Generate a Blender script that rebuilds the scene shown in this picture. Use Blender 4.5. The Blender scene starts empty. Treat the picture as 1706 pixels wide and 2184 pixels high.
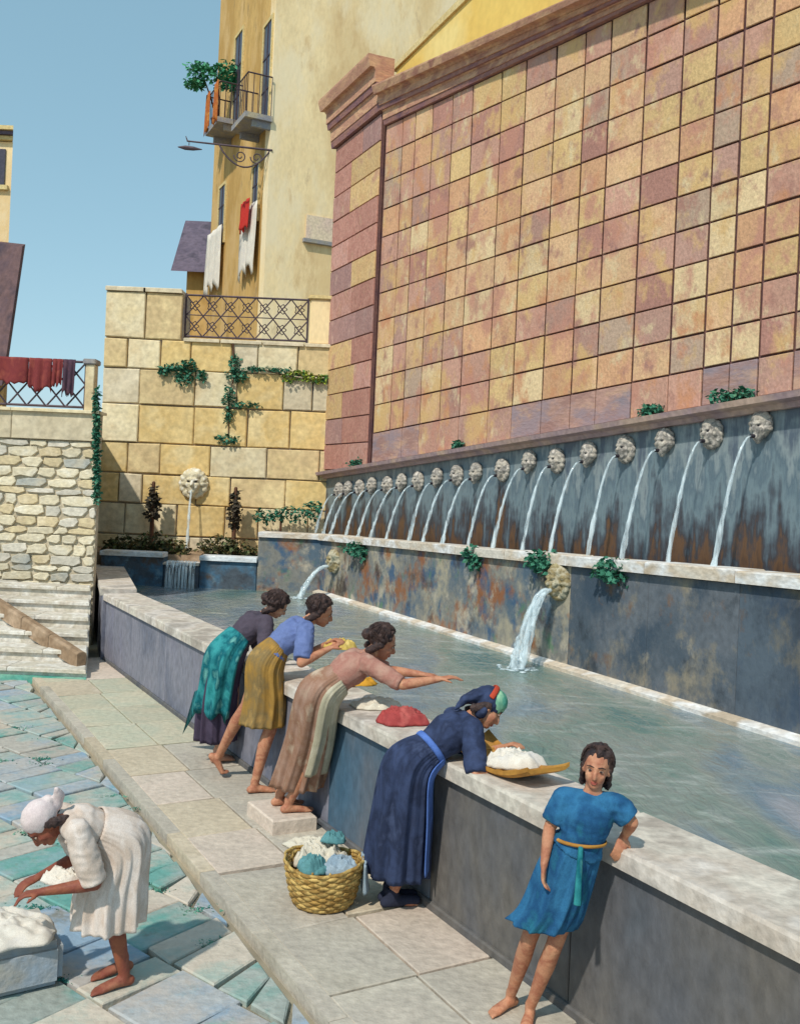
import bpy, bmesh, math, random
from mathutils import Vector as V, Matrix as M, noise as mnoise
random.seed(7)
rad = math.radians
scene = bpy.context.scene
COL = scene.collection

# ------------------------------------------------------------------ camera
FPX, EYE, ROLL = 2050.0, 2.6, rad(2.5)          # units of the 1706 x 2184 view of the photograph
cam_d = bpy.data.cameras.new('camera'); cam = bpy.data.objects.new('camera', cam_d); COL.objects.link(cam)
cam_d.sensor_fit = 'HORIZONTAL'; cam_d.sensor_width = 36; cam_d.lens = 36 * FPX / 1706
cam_d.shift_y = -40 / 1706; cam_d.clip_end = 3000; cam_d.clip_start = .05
cam.location = (0, 0, EYE); cam.rotation_euler = (rad(90), -ROLL, 0)
scene.camera = cam

# ------------------------------------------------------------------ light
SUN = V((-.32, -.60, .76)).normalized()           # direction to the sun
world = bpy.data.worlds.new('World'); scene.world = world; world.use_nodes = True
wn = world.node_tree.nodes; wl = world.node_tree.links
sky = wn.new('ShaderNodeTexSky'); sky.sky_type = 'NISHITA'; sky.sun_disc = False
sky.sun_elevation = math.asin(SUN.z); sky.sun_rotation = math.atan2(SUN.x, SUN.y)
sky.air_density = 1.0; sky.dust_density = .4; sky.ozone_density = 1.0
hs = wn.new('ShaderNodeHueSaturation'); hs.inputs['Saturation'].default_value = .80; hs.inputs['Hue'].default_value = .462; hs.inputs['Value'].default_value = 1.22
mxs = wn.new('ShaderNodeMixRGB'); mxs.inputs[0].default_value = .62; mxs.inputs[2].default_value = (.235 / .15, .44 / .15, .585 / .15, 1)   # even, milky summer blue
wl.new(sky.outputs[0], hs.inputs['Color']); wl.new(hs.outputs[0], mxs.inputs[1]); wl.new(mxs.outputs[0], wn['Background'].inputs[0])
wn['Background'].inputs[1].default_value = .15
sd = bpy.data.lights.new('sun', 'SUN'); sd.energy = 3.3; sd.angle = rad(1.5); sd.color = (1, .93, .81)
so = bpy.data.objects.new('sun', sd); COL.objects.link(so); so.location = (-8, -12, 20)
so.rotation_euler = (-SUN).to_track_quat('-Z', 'Y').to_euler()
vs = scene.view_settings; vs.view_transform = 'Standard'; vs.look = 'None'; vs.gamma = 1; vs.exposure = 0.0

# ------------------------------------------------------------------ pixel -> place
_c, _s = math.cos(ROLL), math.sin(ROLL)
def ray(px, py):
    u = (px - 853) / FPX; v = -(py - 1052) / FPX
    return V((u * _c - v * _s, 1, u * _s + v * _c))
def on_z(px, py, z=0.):
    r = ray(px, py); return V((0, 0, EYE)) + r * ((z - EYE) / r.z)
def on_plane(px, py, p, n):
    r = ray(px, py); e = V((0, 0, EYE)); return e + r * ((V(p) - e).dot(n) / r.dot(n))
def on_y(px, py, y): return on_plane(px, py, V((0, y, 0)), V((0, 1, 0)))

# ------------------------------------------------------------------ object helpers
def tag(o, label=None, cat=None, group=None, kind=None):
    if label: o['label'] = label
    if cat: o['category'] = cat
    if group: o['group'] = group
    if kind: o['kind'] = kind
    return o
def thing(name, loc, label, cat, group=None):
    o = bpy.data.objects.new(name, None); COL.objects.link(o); o.location = loc; o.empty_display_size = .1
    return tag(o, label, cat, group)
def attach(o, parent):
    if parent is not None:
        o.parent = parent
        if parent.type == 'EMPTY': o.matrix_parent_inverse = M.Translation(-V(parent.location))
    return o
def obj(name, bm, mats, parent=None, smooth=False, kind=None):
    me = bpy.data.meshes.new(name); bm.normal_update(); bm.to_mesh(me); bm.free()
    for m in (mats if isinstance(mats, (list, tuple)) else [mats]): me.materials.append(m)
    if smooth: me.polygons.foreach_set('use_smooth', [True] * len(me.polygons))
    o = bpy.data.objects.new(name, me); COL.objects.link(o); attach(o, parent)
    if kind: o['kind'] = kind
    return o
def inst(name, me, loc, parent=None, rot=None, scale=None):
    o = bpy.data.objects.new(name, me); COL.objects.link(o)
    o.matrix_basis = M.LocRotScale(V(loc), rot, V(scale) if scale else None); attach(o, parent); return o

# ------------------------------------------------------------------ mesh helpers
def BM(): return bmesh.new()
def loft(bm, rings, cap=True, close=True, mi=0):
    vr = [[bm.verts.new(p) for p in r] for r in rings]; n = len(vr[0])
    for a, b in zip(vr, vr[1:]):
        for i in range(n if close else n - 1):
            f = bm.faces.new((a[i], a[(i + 1) % n], b[(i + 1) % n], b[i])); f.material_index = mi
    if cap:
        bm.faces.new(vr[0][::-1]).material_index = mi; bm.faces.new(vr[-1]).material_index = mi
    return vr
def frame_of(t, side=None):
    t = t.normalized()
    s = V(side) if side is not None else (V((1, 0, 0)) if abs(t.x) < .9 else V((0, 1, 0)))
    s = (s - t * s.dot(t))
    if s.length < 1e-4: s = t.orthogonal()
    s.normalize(); return s, t.cross(s)
def tube(bm, pts, radii, seg=12, side=None, rnd=True, mi=0):
    """swept tube; radii: r or (r_side, r_other); rounded or flat ends"""
    P = [V(p) for p in pts]; rings = []
    R = [(r, r) if not isinstance(r, (tuple, list)) else r for r in radii]
    n = len(P)
    def ring(c, t, ra, rb):
        a, b = frame_of(t, side)
        return [c + a * (ra * math.cos(k * 2 * math.pi / seg)) + b * (rb * math.sin(k * 2 * math.pi / seg)) for k in range(seg)]
    T = []
    for i in range(n):
        t = (P[min(i + 1, n - 1)] - P[max(i - 1, 0)]); T.append(t.normalized())
    if rnd:
        for a in (80, 50, 25):
            q = math.cos(rad(a)); h = min(R[0]) * math.sin(rad(a)); rings.append(ring(P[0] - T[0] * h, T[0], R[0][0] * q, R[0][1] * q))
    for i in range(n): rings.append(ring(P[i], T[i], *R[i]))
    if rnd:
        for a in (25, 50, 80):
            q = math.cos(rad(a)); h = min(R[-1]) * math.sin(rad(a)); rings.append(ring(P[-1] + T[-1] * h, T[-1], R[-1][0] * q, R[-1][1] * q))
    loft(bm, rings, mi=mi)
def ell(bm, c, r, ax=None, seg=12, rng=8, mi=0):
    c = V(c); ax = ax or (V((1, 0, 0)), V((0, 1, 0)), V((0, 0, 1)))
    rings = []
    for j in range(rng + 1):
        th = math.pi * (.03 + .94 * j / rng); z = -math.cos(th); q = math.sin(th)
        rings.append([c + ax[0] * (r[0] * q * math.cos(k * 2 * math.pi / seg)) + ax[1] * (r[1] * q * math.sin(k * 2 * math.pi / seg)) + ax[2] * (r[2] * z) for k in range(seg)])
    loft(bm, rings, mi=mi)
def box(bm, lo, hi, fr=None, mi=0):
    """box lo..hi in frame fr=(origin, ax, ay, az)"""
    o, ax, ay, az = fr or (V((0, 0, 0)), V((1, 0, 0)), V((0, 1, 0)), V((0, 0, 1)))
    q = lambda x, y, z: o + ax * x + ay * y + az * z
    loft(bm, [[q(lo[0], lo[1], z), q(hi[0], lo[1], z), q(hi[0], hi[1], z), q(lo[0], hi[1], z)] for z in (lo[2], hi[2])], mi=mi)
def piece(pts, n, depth, bevel, jit=0., back=0.):
    """bevelled slab: outline pts on a plane, sticking out along n"""
    bm = BM(); n = V(n); P = [V(p) for p in pts]; c = sum(P, V()) / len(P)
    def ins(d): return [p + (c - p).normalized() * d for p in P]
    dz = depth + random.uniform(-jit, jit)
    loft(bm, [[p - n * back for p in P], [p + n * (dz - bevel) for p in P], [p + n * dz for p in ins(bevel * 1.5)]])
    bmesh.ops.recalc_face_normals(bm, faces=bm.faces); return bm
def prism(outline, vec):
    """closed outline extruded along vec"""
    bm = BM(); loft(bm, [[V(p) for p in outline], [V(p) + V(vec) for p in outline]]); bmesh.ops.recalc_face_normals(bm, faces=bm.faces); return bm
def sweep(bm, prof, a, b, out, up=V((0, 0, 1))):
    """moulding: profile of (out, up) pairs swept from a to b"""
    loft(bm, [[V(p) + V(out) * x + up * z for x, z in prof] for p in (a, b)]); bmesh.ops.recalc_face_normals(bm, faces=bm.faces)
def remesh(bm, name, mat, voxel, smooth=4, parent=None, disp=0., dscale=30., ridge=False):
    tmp = bpy.data.meshes.new('tmp'); bm.to_mesh(tmp); bm.free()
    o = bpy.data.objects.new('tmp', tmp); COL.objects.link(o)
    m = o.modifiers.new('r', 'REMESH'); m.mode = 'VOXEL'; m.voxel_size = voxel
    if smooth:
        k = o.modifiers.new('s', 'SMOOTH'); k.factor = .5; k.iterations = smooth
    dg = bpy.context.evaluated_depsgraph_get(); me = bpy.data.meshes.new_from_object(o.evaluated_get(dg))
    bpy.data.objects.remove(o); bpy.data.meshes.remove(tmp); me.name = name
    if disp:
        for v in me.vertices:
            c_ = v.co; q_ = mnoise.noise(c_ * dscale) + (.9 - 2.4 * abs(mnoise.noise(V((c_.x * dscale * .8, c_.y * dscale * .8, c_.z * dscale * 1.7 + 9)))) if ridge else 0)
            v.co = c_ + v.normal * (q_ * disp)
    me.materials.clear(); me.materials.append(mat)
    me.polygons.foreach_set('use_smooth', [True] * len(me.polygons))
    r = bpy.data.objects.new(name, me); COL.objects.link(r); attach(r, parent); return r

# ------------------------------------------------------------------ materials
def mat(name, cols, scale=2., stretch=(1, 1, 1), rough=.85, bump=.25, bscale=None, detail=4., vary=.12, rnd=0., lo=.34, hi=.66, spec=.3, metal=0., fine=.22, distort=.25):
    """colour mottled between the listed colours in loose strokes, with grain and relief"""
    m = bpy.data.materials.new(name); m.use_nodes = True; nt = m.node_tree; N = nt.nodes; L = nt.links
    b = N['Principled BSDF']; b.inputs['Roughness'].default_value = rough; b.inputs['Metallic'].default_value = metal
    b.inputs['Specular IOR Level'].default_value = spec
    g = N.new('ShaderNodeNewGeometry'); mp = N.new('ShaderNodeMapping'); mp.inputs['Scale'].default_value = stretch
    L.new(g.outputs['Position'], mp.inputs['Vector'])
    n1 = N.new('ShaderNodeTexNoise'); n1.inputs['Scale'].default_value = scale; n1.inputs['Detail'].default_value = detail; n1.inputs['Distortion'].default_value = distort
    oi = N.new('ShaderNodeObjectInfo')
    if rnd:
        ad = N.new('ShaderNodeVectorMath'); ad.operation = 'ADD'; L.new(mp.outputs[0], ad.inputs[0])
        sc = N.new('ShaderNodeMath'); sc.operation = 'MULTIPLY'; sc.inputs[1].default_value = 37.; L.new(oi.outputs['Random'], sc.inputs[0])
        L.new(sc.outputs[0], ad.inputs[1]); L.new(ad.outputs[0], n1.inputs['Vector'])
    else: L.new(mp.outputs[0], n1.inputs['Vector'])
    cr = N.new('ShaderNodeValToRGB'); e = cr.color_ramp.elements
    while len(e) < len(cols): e.new(.5)
    for i, c in enumerate(cols):
        e[i].position = lo + (hi - lo) * i / max(1, len(cols) - 1); e[i].color = (*c, 1)
    L.new(n1.outputs['Fac'], cr.inputs[0])
    n2 = N.new('ShaderNodeTexNoise'); n2.inputs['Scale'].default_value = bscale or scale * 9; n2.inputs['Detail'].default_value = 5
    L.new(mp.outputs[0], n2.inputs['Vector'])
    mr = N.new('ShaderNodeMapRange'); mr.inputs[3].default_value = 1 - fine; mr.inputs[4].default_value = 1 + fine; mr.inputs[1].default_value = .25; mr.inputs[2].default_value = .75
    L.new(n2.outputs['Fac'], mr.inputs[0])
    mx = N.new('ShaderNodeVectorMath'); mx.operation = 'SCALE'; L.new(cr.outputs[0], mx.inputs[0]); L.new(mr.outputs[0], mx.inputs['Scale'])
    out = mx.outputs[0]
    if rnd:
        m2 = N.new('ShaderNodeMapRange'); m2.inputs[3].default_value = 1 - rnd; m2.inputs[4].default_value = 1 + rnd; L.new(oi.outputs['Random'], m2.inputs[0])
        m3 = N.new('ShaderNodeVectorMath'); m3.operation = 'SCALE'; L.new(out, m3.inputs[0]); L.new(m2.outputs[0], m3.inputs['Scale']); out = m3.outputs[0]
    L.new(out, b.inputs['Base Color'])
    if bump:
        bp = N.new('ShaderNodeBump'); bp.inputs['Strength'].default_value = bump; bp.inputs['Distance'].default_value = .02
        L.new(n2.outputs['Fac'], bp.inputs['Height']); L.new(bp.outputs[0], b.inputs['Normal'])
    return m
def hexc(h, k=1.):
    r = [int(h[i:i + 2], 16) / 255 for i in (0, 2, 4)]
    return tuple(k * (c / 12.92 if c <= .04045 else ((c + .055) / 1.055) ** 2.4) for c in r)
X = hexc
def blotch(name, base, layers, stretch=(1, 1, 1), rough=.8, bump=.5, bscale=16, fine=.18, rnd=0., spec=.3, seed=None):
    """stone with separate layers of stains: each layer (colour, scale, threshold) has its own noise"""
    m = mat(name, [X(base), tuple(c * 1.12 for c in X(base))], 1.5, stretch, rough, bump, bscale, detail=9, fine=fine, rnd=rnd, spec=spec)
    N = m.node_tree.nodes; L = m.node_tree.links; b = N['Principled BSDF']; g = N.new('ShaderNodeNewGeometry')
    src = [l for l in L if l.to_socket == b.inputs['Base Color']][0].from_socket
    for i, (c, sc, th) in enumerate(layers):
        mp = N.new('ShaderNodeMapping'); mp.inputs['Scale'].default_value = stretch; mp.inputs['Location'].default_value = (i * 7.3 + (seed or len(name)), i * 3.1, i * 5.7); L.new(g.outputs['Position'], mp.inputs[0])
        n = N.new('ShaderNodeTexNoise'); n.inputs['Scale'].default_value = sc; n.inputs['Detail'].default_value = 10; n.inputs['Roughness'].default_value = .66; L.new(mp.outputs[0], n.inputs[0])
        r = N.new('ShaderNodeMapRange'); r.inputs[1].default_value = th - .045; r.inputs[2].default_value = th + .06; r.inputs[4].default_value = .85; L.new(n.outputs[0], r.inputs[0])
        mx = N.new('ShaderNodeMixRGB'); L.new(r.outputs[0], mx.inputs[0]); L.new(src, mx.inputs[1]); mx.inputs[2].default_value = (*X(c), 1); src = mx.outputs[0]
    L.new(src, b.inputs['Base Color']); return m
TILE = [blotch('tile_' + n, b_, [('c08a78', 1.5, .55), ('d4ae78', 1.7, .56), ('a87a6e', 2.2, .60), ('dcc8a0', 2.6, .62), ('c88e6a', 2.0, .60), ('94706c', 3.0, .66)], (1, 1, .85), .85, .5, 26, .18, rnd=.08, seed=3) for n, b_ in (
    ('rose', 'c09482'), ('mauve', 'b28c7e'), ('peach', 'd0aa84'), ('ochre', 'd0b07e'), ('cream', 'd6bc94'), ('burgundy', 'ac7e72'), ('orange', 'cc9e7a'), ('taupe', 'b49a86'))]
JOINT = mat('joint_brown', [X('64484c'), X('7a5850')], 3, bump=.2)
STAINROW = blotch('stained_course', 'b08c80', [('988890', 1.2, .50), ('a07c74', 2.4, .54), ('c4a088', 3, .6), ('88808a', 2, .64)], (.6, .6, 1.6), .85)
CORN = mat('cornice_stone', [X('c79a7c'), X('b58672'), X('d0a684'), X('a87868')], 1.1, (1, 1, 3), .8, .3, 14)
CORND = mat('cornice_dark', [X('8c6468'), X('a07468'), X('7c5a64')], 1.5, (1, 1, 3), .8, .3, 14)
LEDGE = mat('ledge_stone', [X('c4a898'), X('a89094'), X('b89c90')], 1.6, bump=.3)
PIL = [mat('pilaster_' + n, [X(c) for c in cs.split()], 3.2, (1, 1, .8), .85, .5, 24, rnd=.1, lo=.28, hi=.72, detail=7) for n, cs in (
    ('rose', 'c09480 b07c70 bc8a7c a87468'), ('mauve', 'ac8a84 a8827c a07c78 b8948a'), ('ochre', 'c8a07c cca878 d0b080 bc9078'), ('pink', 'c8a28c bc8a7c c4968a b08074'))]
def wet_wall_mat():
    """lime-washed blue grey stone, streaked, with brown algae grown up from the trough"""
    m = bpy.data.materials.new('wet_wall'); m.use_nodes = True; N = m.node_tree.nodes; L = m.node_tree.links; b = N['Principled BSDF']; b.inputs['Roughness'].default_value = .45
    g = N.new('ShaderNodeNewGeometry'); mp = N.new('ShaderNodeMapping'); mp.inputs['Scale'].default_value = (2.2, 2.2, .35); L.new(g.outputs['Position'], mp.inputs[0])
    n = N.new('ShaderNodeTexNoise'); n.inputs['Scale'].default_value = 1.6; n.inputs['Detail'].default_value = 9; n.inputs['Roughness'].default_value = .62; L.new(mp.outputs[0], n.inputs[0])
    n2 = N.new('ShaderNodeTexNoise'); n2.inputs['Scale'].default_value = 7; n2.inputs['Detail'].default_value = 8; L.new(g.outputs['Position'], n2.inputs[0])
    sx = N.new('ShaderNodeSeparateXYZ'); L.new(g.outputs['Position'], sx.inputs[0])
    r = N.new('ShaderNodeMapRange'); r.inputs[1].default_value = 1.55; r.inputs[2].default_value = 3.5; r.inputs[3].default_value = -.28; r.inputs[4].default_value = .22; r.clamp = False; L.new(sx.outputs['Z'], r.inputs[0])
    a1 = N.new('ShaderNodeMath'); a1.operation = 'ADD'; L.new(n.outputs[0], a1.inputs[0]); L.new(r.outputs[0], a1.inputs[1])
    m2 = N.new('ShaderNodeMath'); m2.operation = 'MULTIPLY_ADD'; L.new(n2.outputs[0], m2.inputs[0]); m2.inputs[1].default_value = .22; L.new(a1.outputs[0], m2.inputs[2])
    cr = N.new('ShaderNodeValToRGB'); e = cr.color_ramp.elements
    cs = [(.30, '4e3a2e'), (.40, '6a4c34'), (.47, '3e3c42'), (.54, '54606a'), (.62, '74868e'), (.70, '5c6e7a'), (.78, '8a969a'), (.88, '566270')]
    while len(e) < len(cs): e.new(.5)
    for i, (p, c) in enumerate(cs): e[i].position = p; e[i].color = (*X(c), 1)
    L.new(m2.outputs[0], cr.inputs[0]); L.new(cr.outputs[0], b.inputs['Base Color'])
    bp = N.new('ShaderNodeBump'); bp.inputs['Strength'].default_value = .5; bp.inputs['Distance'].default_value = .03; L.new(m2.outputs[0], bp.inputs['Height']); L.new(bp.outputs[0], b.inputs['Normal']); return m
WETW = wet_wall_mat()
WETLOW = mat('wet_algae', [X('4c3c34'), X('6a4a30'), X('3c3c40'), X('74523a')], 1.6, (1, 1, .6), .55, .4, 16)
BASIN = blotch('basin_face', '7c7c78', [('b0a690', 1.1, .51), ('4c6478', 1.3, .52), ('945c34', 1.8, .56), ('30587c', 2.2, .57), ('bcb2a0', 2.0, .60), ('40342e', 1.6, .59), ('5c8064', 2.6, .63)], (1, 1, .9), .7)
BASINM = blotch('basin_face_mixed', '626870', [('4c5864', .9, .48), ('948a78', 1.5, .56), ('3c4c5c', 1.3, .55), ('7c5c40', 2.0, .61), ('343c44', 1.6, .60), ('a49a88', 2.4, .64)], (1, 1, .8), .68)
BASIND = blotch('basin_face_slate', '48525e', [('5c6874', 1.0, .52), ('343c46', .9, .55), ('7c7464', 1.6, .60), ('3c4c60', 1.4, .58), ('6c5440', 2.2, .66)], (1, 1, .7), .65)
BASINL = blotch('basin_blue', '4a5560', [('4c7490', 1.6, .50), ('5c4a38', 1.5, .54), ('7c9cac', 2.4, .60), ('34343c', 1.4, .57)], (1, 1, 1), .7)
COPE = mat('coping_pale', [X('d8d0c4'), X('c8b8a4'), X('e4e4e4'), X('b8a894')], 1.3, (1, 1, 2), .75, .3, 16, rnd=.06)
COPEW = mat('coping_white', [X('e6ecf0'), X('d4dde4'), X('c4bcb0')], 1.5, (1, 1, 2), .75, .3, 16)
PARF = mat('parapet_slate', [X('78788a'), X('82828e'), X('6c7080'), X('888080')], 1.1, (1, 1, .6), .9, .5, 16, rnd=.05, detail=9, lo=.28, hi=.72)
PARD = mat('parapet_damp', [X('3c627c'), X('4c6478'), X('646870'), X('426078')], 1.1, (1, 1, .6), .8, .5, 16, detail=9, lo=.28, hi=.72)
PARG = mat('parapet_grey', [X('54606c'), X('5c5e64'), X('686460'), X('50545c')], 1.1, (1, 1, .6), .85, .5, 16, detail=9, lo=.28, hi=.72)
PART = mat('parapet_top', [X('a89e94'), X('ccc4b8'), X('bcb0a4'), X('d0c8c0'), X('a8a098')], 1.7, (1, 1, 1), .8, .55, 18, rnd=.07, detail=9)
YB = [mat('ashlar_' + n, [X(a), X(b), X(c)], 1.6, (1, 1, 1), .85, .45, 10, rnd=.07) for n, a, b, c in (
    ('gold', 'dcc28a', 'd6b87c', 'e0ca98'), ('sand', 'dccba4', 'e0d2b0', 'd2be98'), ('buff', 'd8c090', 'd0b88c', 'e2cc9c'), ('grey', 'd2c6ac', 'ccbea2', 'dccfb4'))]
YJ = mat('ashlar_joint', [X('a0948c'), X('b4a48c'), X('948e98')], 2, bump=.2)
RUB = [mat('rubble_' + n, [X(a), X(b), X(c)], 3, (1, 1, 1.5), .9, .5, 14, rnd=.12) for n, a, b, c in (
    ('cream', 'e0d6be', 'd8ccb0', 'e4dcc8'), ('grey', 'd2ccbe', 'c8c2b4', 'dcd4c6'), ('ochre', 'dccca6', 'd2c09c', 'e0d0b0'), ('slate', 'a4a8a4', 'b4b4ac', 'c4bcaa'))]
RUBJ = mat('rubble_mortar', [X('c4baa4'), X('b4a892'), X('d0c6b0')], 3, bump=.4)
STEP = mat('step_stone', [X('d4ccc0'), X('c0b8a8'), X('dcd8d0'), X('c8beb0')], 2.4, (1, 1, 1), .85, .5, 20, rnd=.06, detail=9)
STEPB = mat('step_brown', [X('a48c74'), X('8c745c'), X('b49c84')], 2, bump=.35)
TEAL = mat('algae_teal', [X('2c7c74'), X('54a090'), X('8cb8a4'), X('3c8480')], 2, bump=.3)
FLAG = [blotch('flag_' + n, b_, [(c, sc, th) for c, sc, th in l_], (1, 1, 1), .85, .6, 18, rnd=.10) for n, b_, l_ in (
    ('grey', 'a8a49c', [('8cacaa', .7, .52), ('c0b4a6', 1.2, .56), ('5c9890', 1.1, .62), ('94a4b4', .9, .58), ('847c74', 3, .66)]),
    ('teal', '9ca49e', [('5c9c94', .8, .50), ('b8b0a4', 1.4, .56), ('3c8480', 1.6, .62), ('90a8b0', 1.0, .58), ('7c786c', 3, .66)]),
    ('blue', 'a0a4a6', [('84a0b8', .8, .50), ('b8b0a8', 1.3, .56), ('6c9cac', 1.5, .60), ('5c9890', 1.2, .64), ('7c786c', 3, .66)]),
    ('beige', 'bcb2a4', [('c8bcae', .9, .52), ('9cb0a8', 1.1, .56), ('a8988a', 1.8, .60), ('8c847c', 3, .66)]))]
WALK = [mat('walk_' + n, [X(c) for c in cs], 1.6, (1, 1, 1), .85, .55, 18, rnd=.06, detail=9, fine=.16, lo=.28, hi=.72) for n, cs in (
    ('beige', ('b0a28e', 'c6b8a2', 'bcae98', 'd0c2ae')), ('pink', ('bcac9e', 'ccbcae', 'c2b4a6', 'd4c4b4')), ('grey', ('a8a092', 'bcb4a6', 'b0a89c', 'c4baac')), ('green', ('a0aa98', 'c0b8a2', 'b4b4a0', 'c6bca8')))]
GRJ = mat('paving_joint', [X('7c766c'), X('686460'), X('8c8478'), X('6c8078')], 3, bump=.3)
EARTH = mat('earth', [X('a49a86'), X('8c8474'), X('b0a890')], .4, bump=.3)
PLAST = blotch('plaster_yellow', 'ecd4a6', [('e0c290', .35, .52), ('f2e0bc', .6, .54), ('d4b484', 1.1, .60), ('c8b08c', 2.2, .66)], (1, 1, .45), .9, .35, 14, .10)
PLASTD = blotch('plaster_ochre', 'c6a264', [('b48e50', .5, .52), ('d0ae78', .8, .54), ('a4844c', 1.4, .60), ('947c58', 2.4, .65)], (1, 1, .4), .9, .35, 14, .12)
PLASTB = mat('plaster_bright', [X('e8c870'), X('e4c068'), X('ecd48c')], .5, (1, 1, .8), .9, .25, 8, fine=.08)
TRIM = mat('trim_stone', [X('d8c490'), X('ccb47c')], 2, bump=.2)
SILL = mat('balcony_slab', [X('9a9488'), X('8c8c94'), X('b0a48c')], 3, bump=.2)
GLASS = mat('window_dark', [X('3c3c4c'), X('4a4450'), X('34343c')], 2, rough=.3, bump=.05, spec=.5)
ROOFD = mat('roof_slate', [X('5c5464'), X('6a6070'), X('504a58')], 2, (1, 1, 1), .85, .4, 9)
IRON = mat('iron', [X('4a4048'), X('5a4c54')], 4, rough=.6, bump=.15, metal=.3)
WOOD = mat('wood_board', [X('b8863c'), X('a07030'), X('c89a54')], 3, (1, 1, 1), .75, .3, 20)
WICK = mat('wicker', [X('b4904e'), X('8c6c38'), X('c8aa68'), X('a07c40')], 9, rough=.75, bump=.3, bscale=60, rnd=.12)
SKIN = mat('skin', [X('b87c5e'), X('c08a6c'), X('a86c54'), X('c89474')], 9, rough=.6, bump=.15, bscale=90, fine=.12, detail=8)
SKINP = mat('skin_pale', [X('c89c80'), X('bc866e'), X('d4ac8e')], 9, rough=.6, bump=.15, bscale=90, fine=.12, detail=8)
SKINR = mat('skin_tan', [X('94583f'), X('84483a'), X('a06850')], 9, rough=.6, bump=.15, bscale=90, fine=.12, detail=8)
HAIR = mat('hair_dark', [X('3c3030'), X('4a3834'), X('2c2428')], 20, rough=.6, bump=.5, bscale=90)
LIP = mat('lips', [X('a85c50'), X('9c5248')], 5, bump=0)
EYEW = mat('eye_white', [X('b4a090'), X('a89484')], 5, rough=.3, bump=0)
EYED = mat('eye_dark', [X('2c2020'), X('382828')], 5, rough=.2, bump=0)
def cloth(name, *cols, scale=4., stretch=(2, 2, .5), rough=.95): return mat(name, [X(c) for c in cols], scale * 1.6, (1.4, 1.4, .8), rough, .22, 160, fine=.16, spec=.12, detail=9, lo=.26, hi=.74)
MASKST = mat('mask_stone', [X('9c948a'), X('c0b8ac'), X('807c78'), X('d0c8be')], 9, rough=.85, bump=.4, bscale=50)
MASKW = mat('mask_pale', [X('e0d8c0'), X('d0c4a4'), X('ece8dc')], 9, rough=.85, bump=.4, bscale=50)
MASKO = mat('mask_mossy', [X('a89c78'), X('8c7c58'), X('bcb49c'), X('7c8070')], 7, rough=.85, bump=.4, bscale=50)
DARK = mat('dark_hollow', [X('2c2830'), X('38343c')], 4, bump=0)
def leafmat(name, *cols): return mat(name, [X(c) for c in cols], 9, rough=.7, bump=0, fine=.35, lo=.25, hi=.75)
IVY = leafmat('leaf_teal', '2c6c54', '44846c', '245c48', '6c9c74')
LIME = leafmat('leaf_lime', '6c8c30', '3c7448', 'a0a838', '2c6444')
BUSH = leafmat('leaf_brown', '4c4830', '6c5c30', '3c4030', '5c6c3c', '54402c')
CYP = leafmat('leaf_cypress', '3c3834', '4c4438', '2c3430')
BALC = leafmat('leaf_balcony', '3c8c64', '54a078', '2c7858', '74ac80')
BARK = mat('bark', [X('6c4a38'), X('543c30')], 8, bump=.4)
def water_mat():
    m = bpy.data.materials.new('pool_water'); m.use_nodes = True; N = m.node_tree.nodes; L = m.node_tree.links; b = N['Principled BSDF']
    g = N.new('ShaderNodeNewGeometry'); mp = N.new('ShaderNodeMapping'); mp.inputs['Rotation'].default_value = (0, 0, rad(26)); mp.inputs['Scale'].default_value = (1.6, .7, 1)
    L.new(g.outputs['Position'], mp.inputs[0])
    n = N.new('ShaderNodeTexNoise'); n.inputs['Scale'].default_value = .55; n.inputs['Detail'].default_value = 6; n.inputs['Distortion'].default_value = .3; L.new(mp.outputs[0], n.inputs[0])
    cr = N.new('ShaderNodeValToRGB'); e = cr.color_ramp.elements
    cs = ['4c7274', '70867e', '8a928c', '728490', '989aa2']
    while len(e) < 5: e.new(.5)
    for i, c in enumerate(cs): e[i].position = .32 + .09 * i; e[i].color = (*X(c), 1)
    L.new(n.outputs[0], cr.inputs[0])
    # foam streaks
    mp2 = N.new('ShaderNodeMapping'); mp2.inputs['Rotation'].default_value = (0, 0, rad(-35)); mp2.inputs['Scale'].default_value = (.8, 2.6, 1); L.new(g.outputs['Position'], mp2.inputs[0])
    n2 = N.new('ShaderNodeTexNoise'); n2.inputs['Scale'].default_value = 1.3; n2.inputs['Detail'].default_value = 8; n2.inputs['Distortion'].default_value = 1.4; L.new(mp2.outputs[0], n2.inputs[0])
    r2 = N.new('ShaderNodeMapRange'); r2.inputs[1].default_value = .55; r2.inputs[2].default_value = .80; r2.inputs[4].default_value = .6; L.new(n2.outputs[0], r2.inputs[0])
    mx = N.new('ShaderNodeMixRGB'); L.new(r2.outputs[0], mx.inputs[0]); L.new(cr.outputs[0], mx.inputs[1]); mx.inputs[2].default_value = (.62, .64, .62, 1)
    L.new(mx.outputs[0], b.inputs['Base Color'])
    b.inputs['Roughness'].default_value = .12; b.inputs['IOR'].default_value = 1.33
    w = N.new('ShaderNodeTexNoise'); w.inputs['Scale'].default_value = 6; w.inputs['Detail'].default_value = 6; w.inputs['Distortion'].default_value = .8; L.new(mp.outputs[0], w.inputs[0])
    bp = N.new('ShaderNodeBump'); bp.inputs['Strength'].default_value = .55; bp.inputs['Distance'].default_value = .07; L.new(w.outputs[0], bp.inputs['Height']); L.new(bp.outputs[0], b.inputs['Normal'])
    return m
WATER = water_mat()
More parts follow.
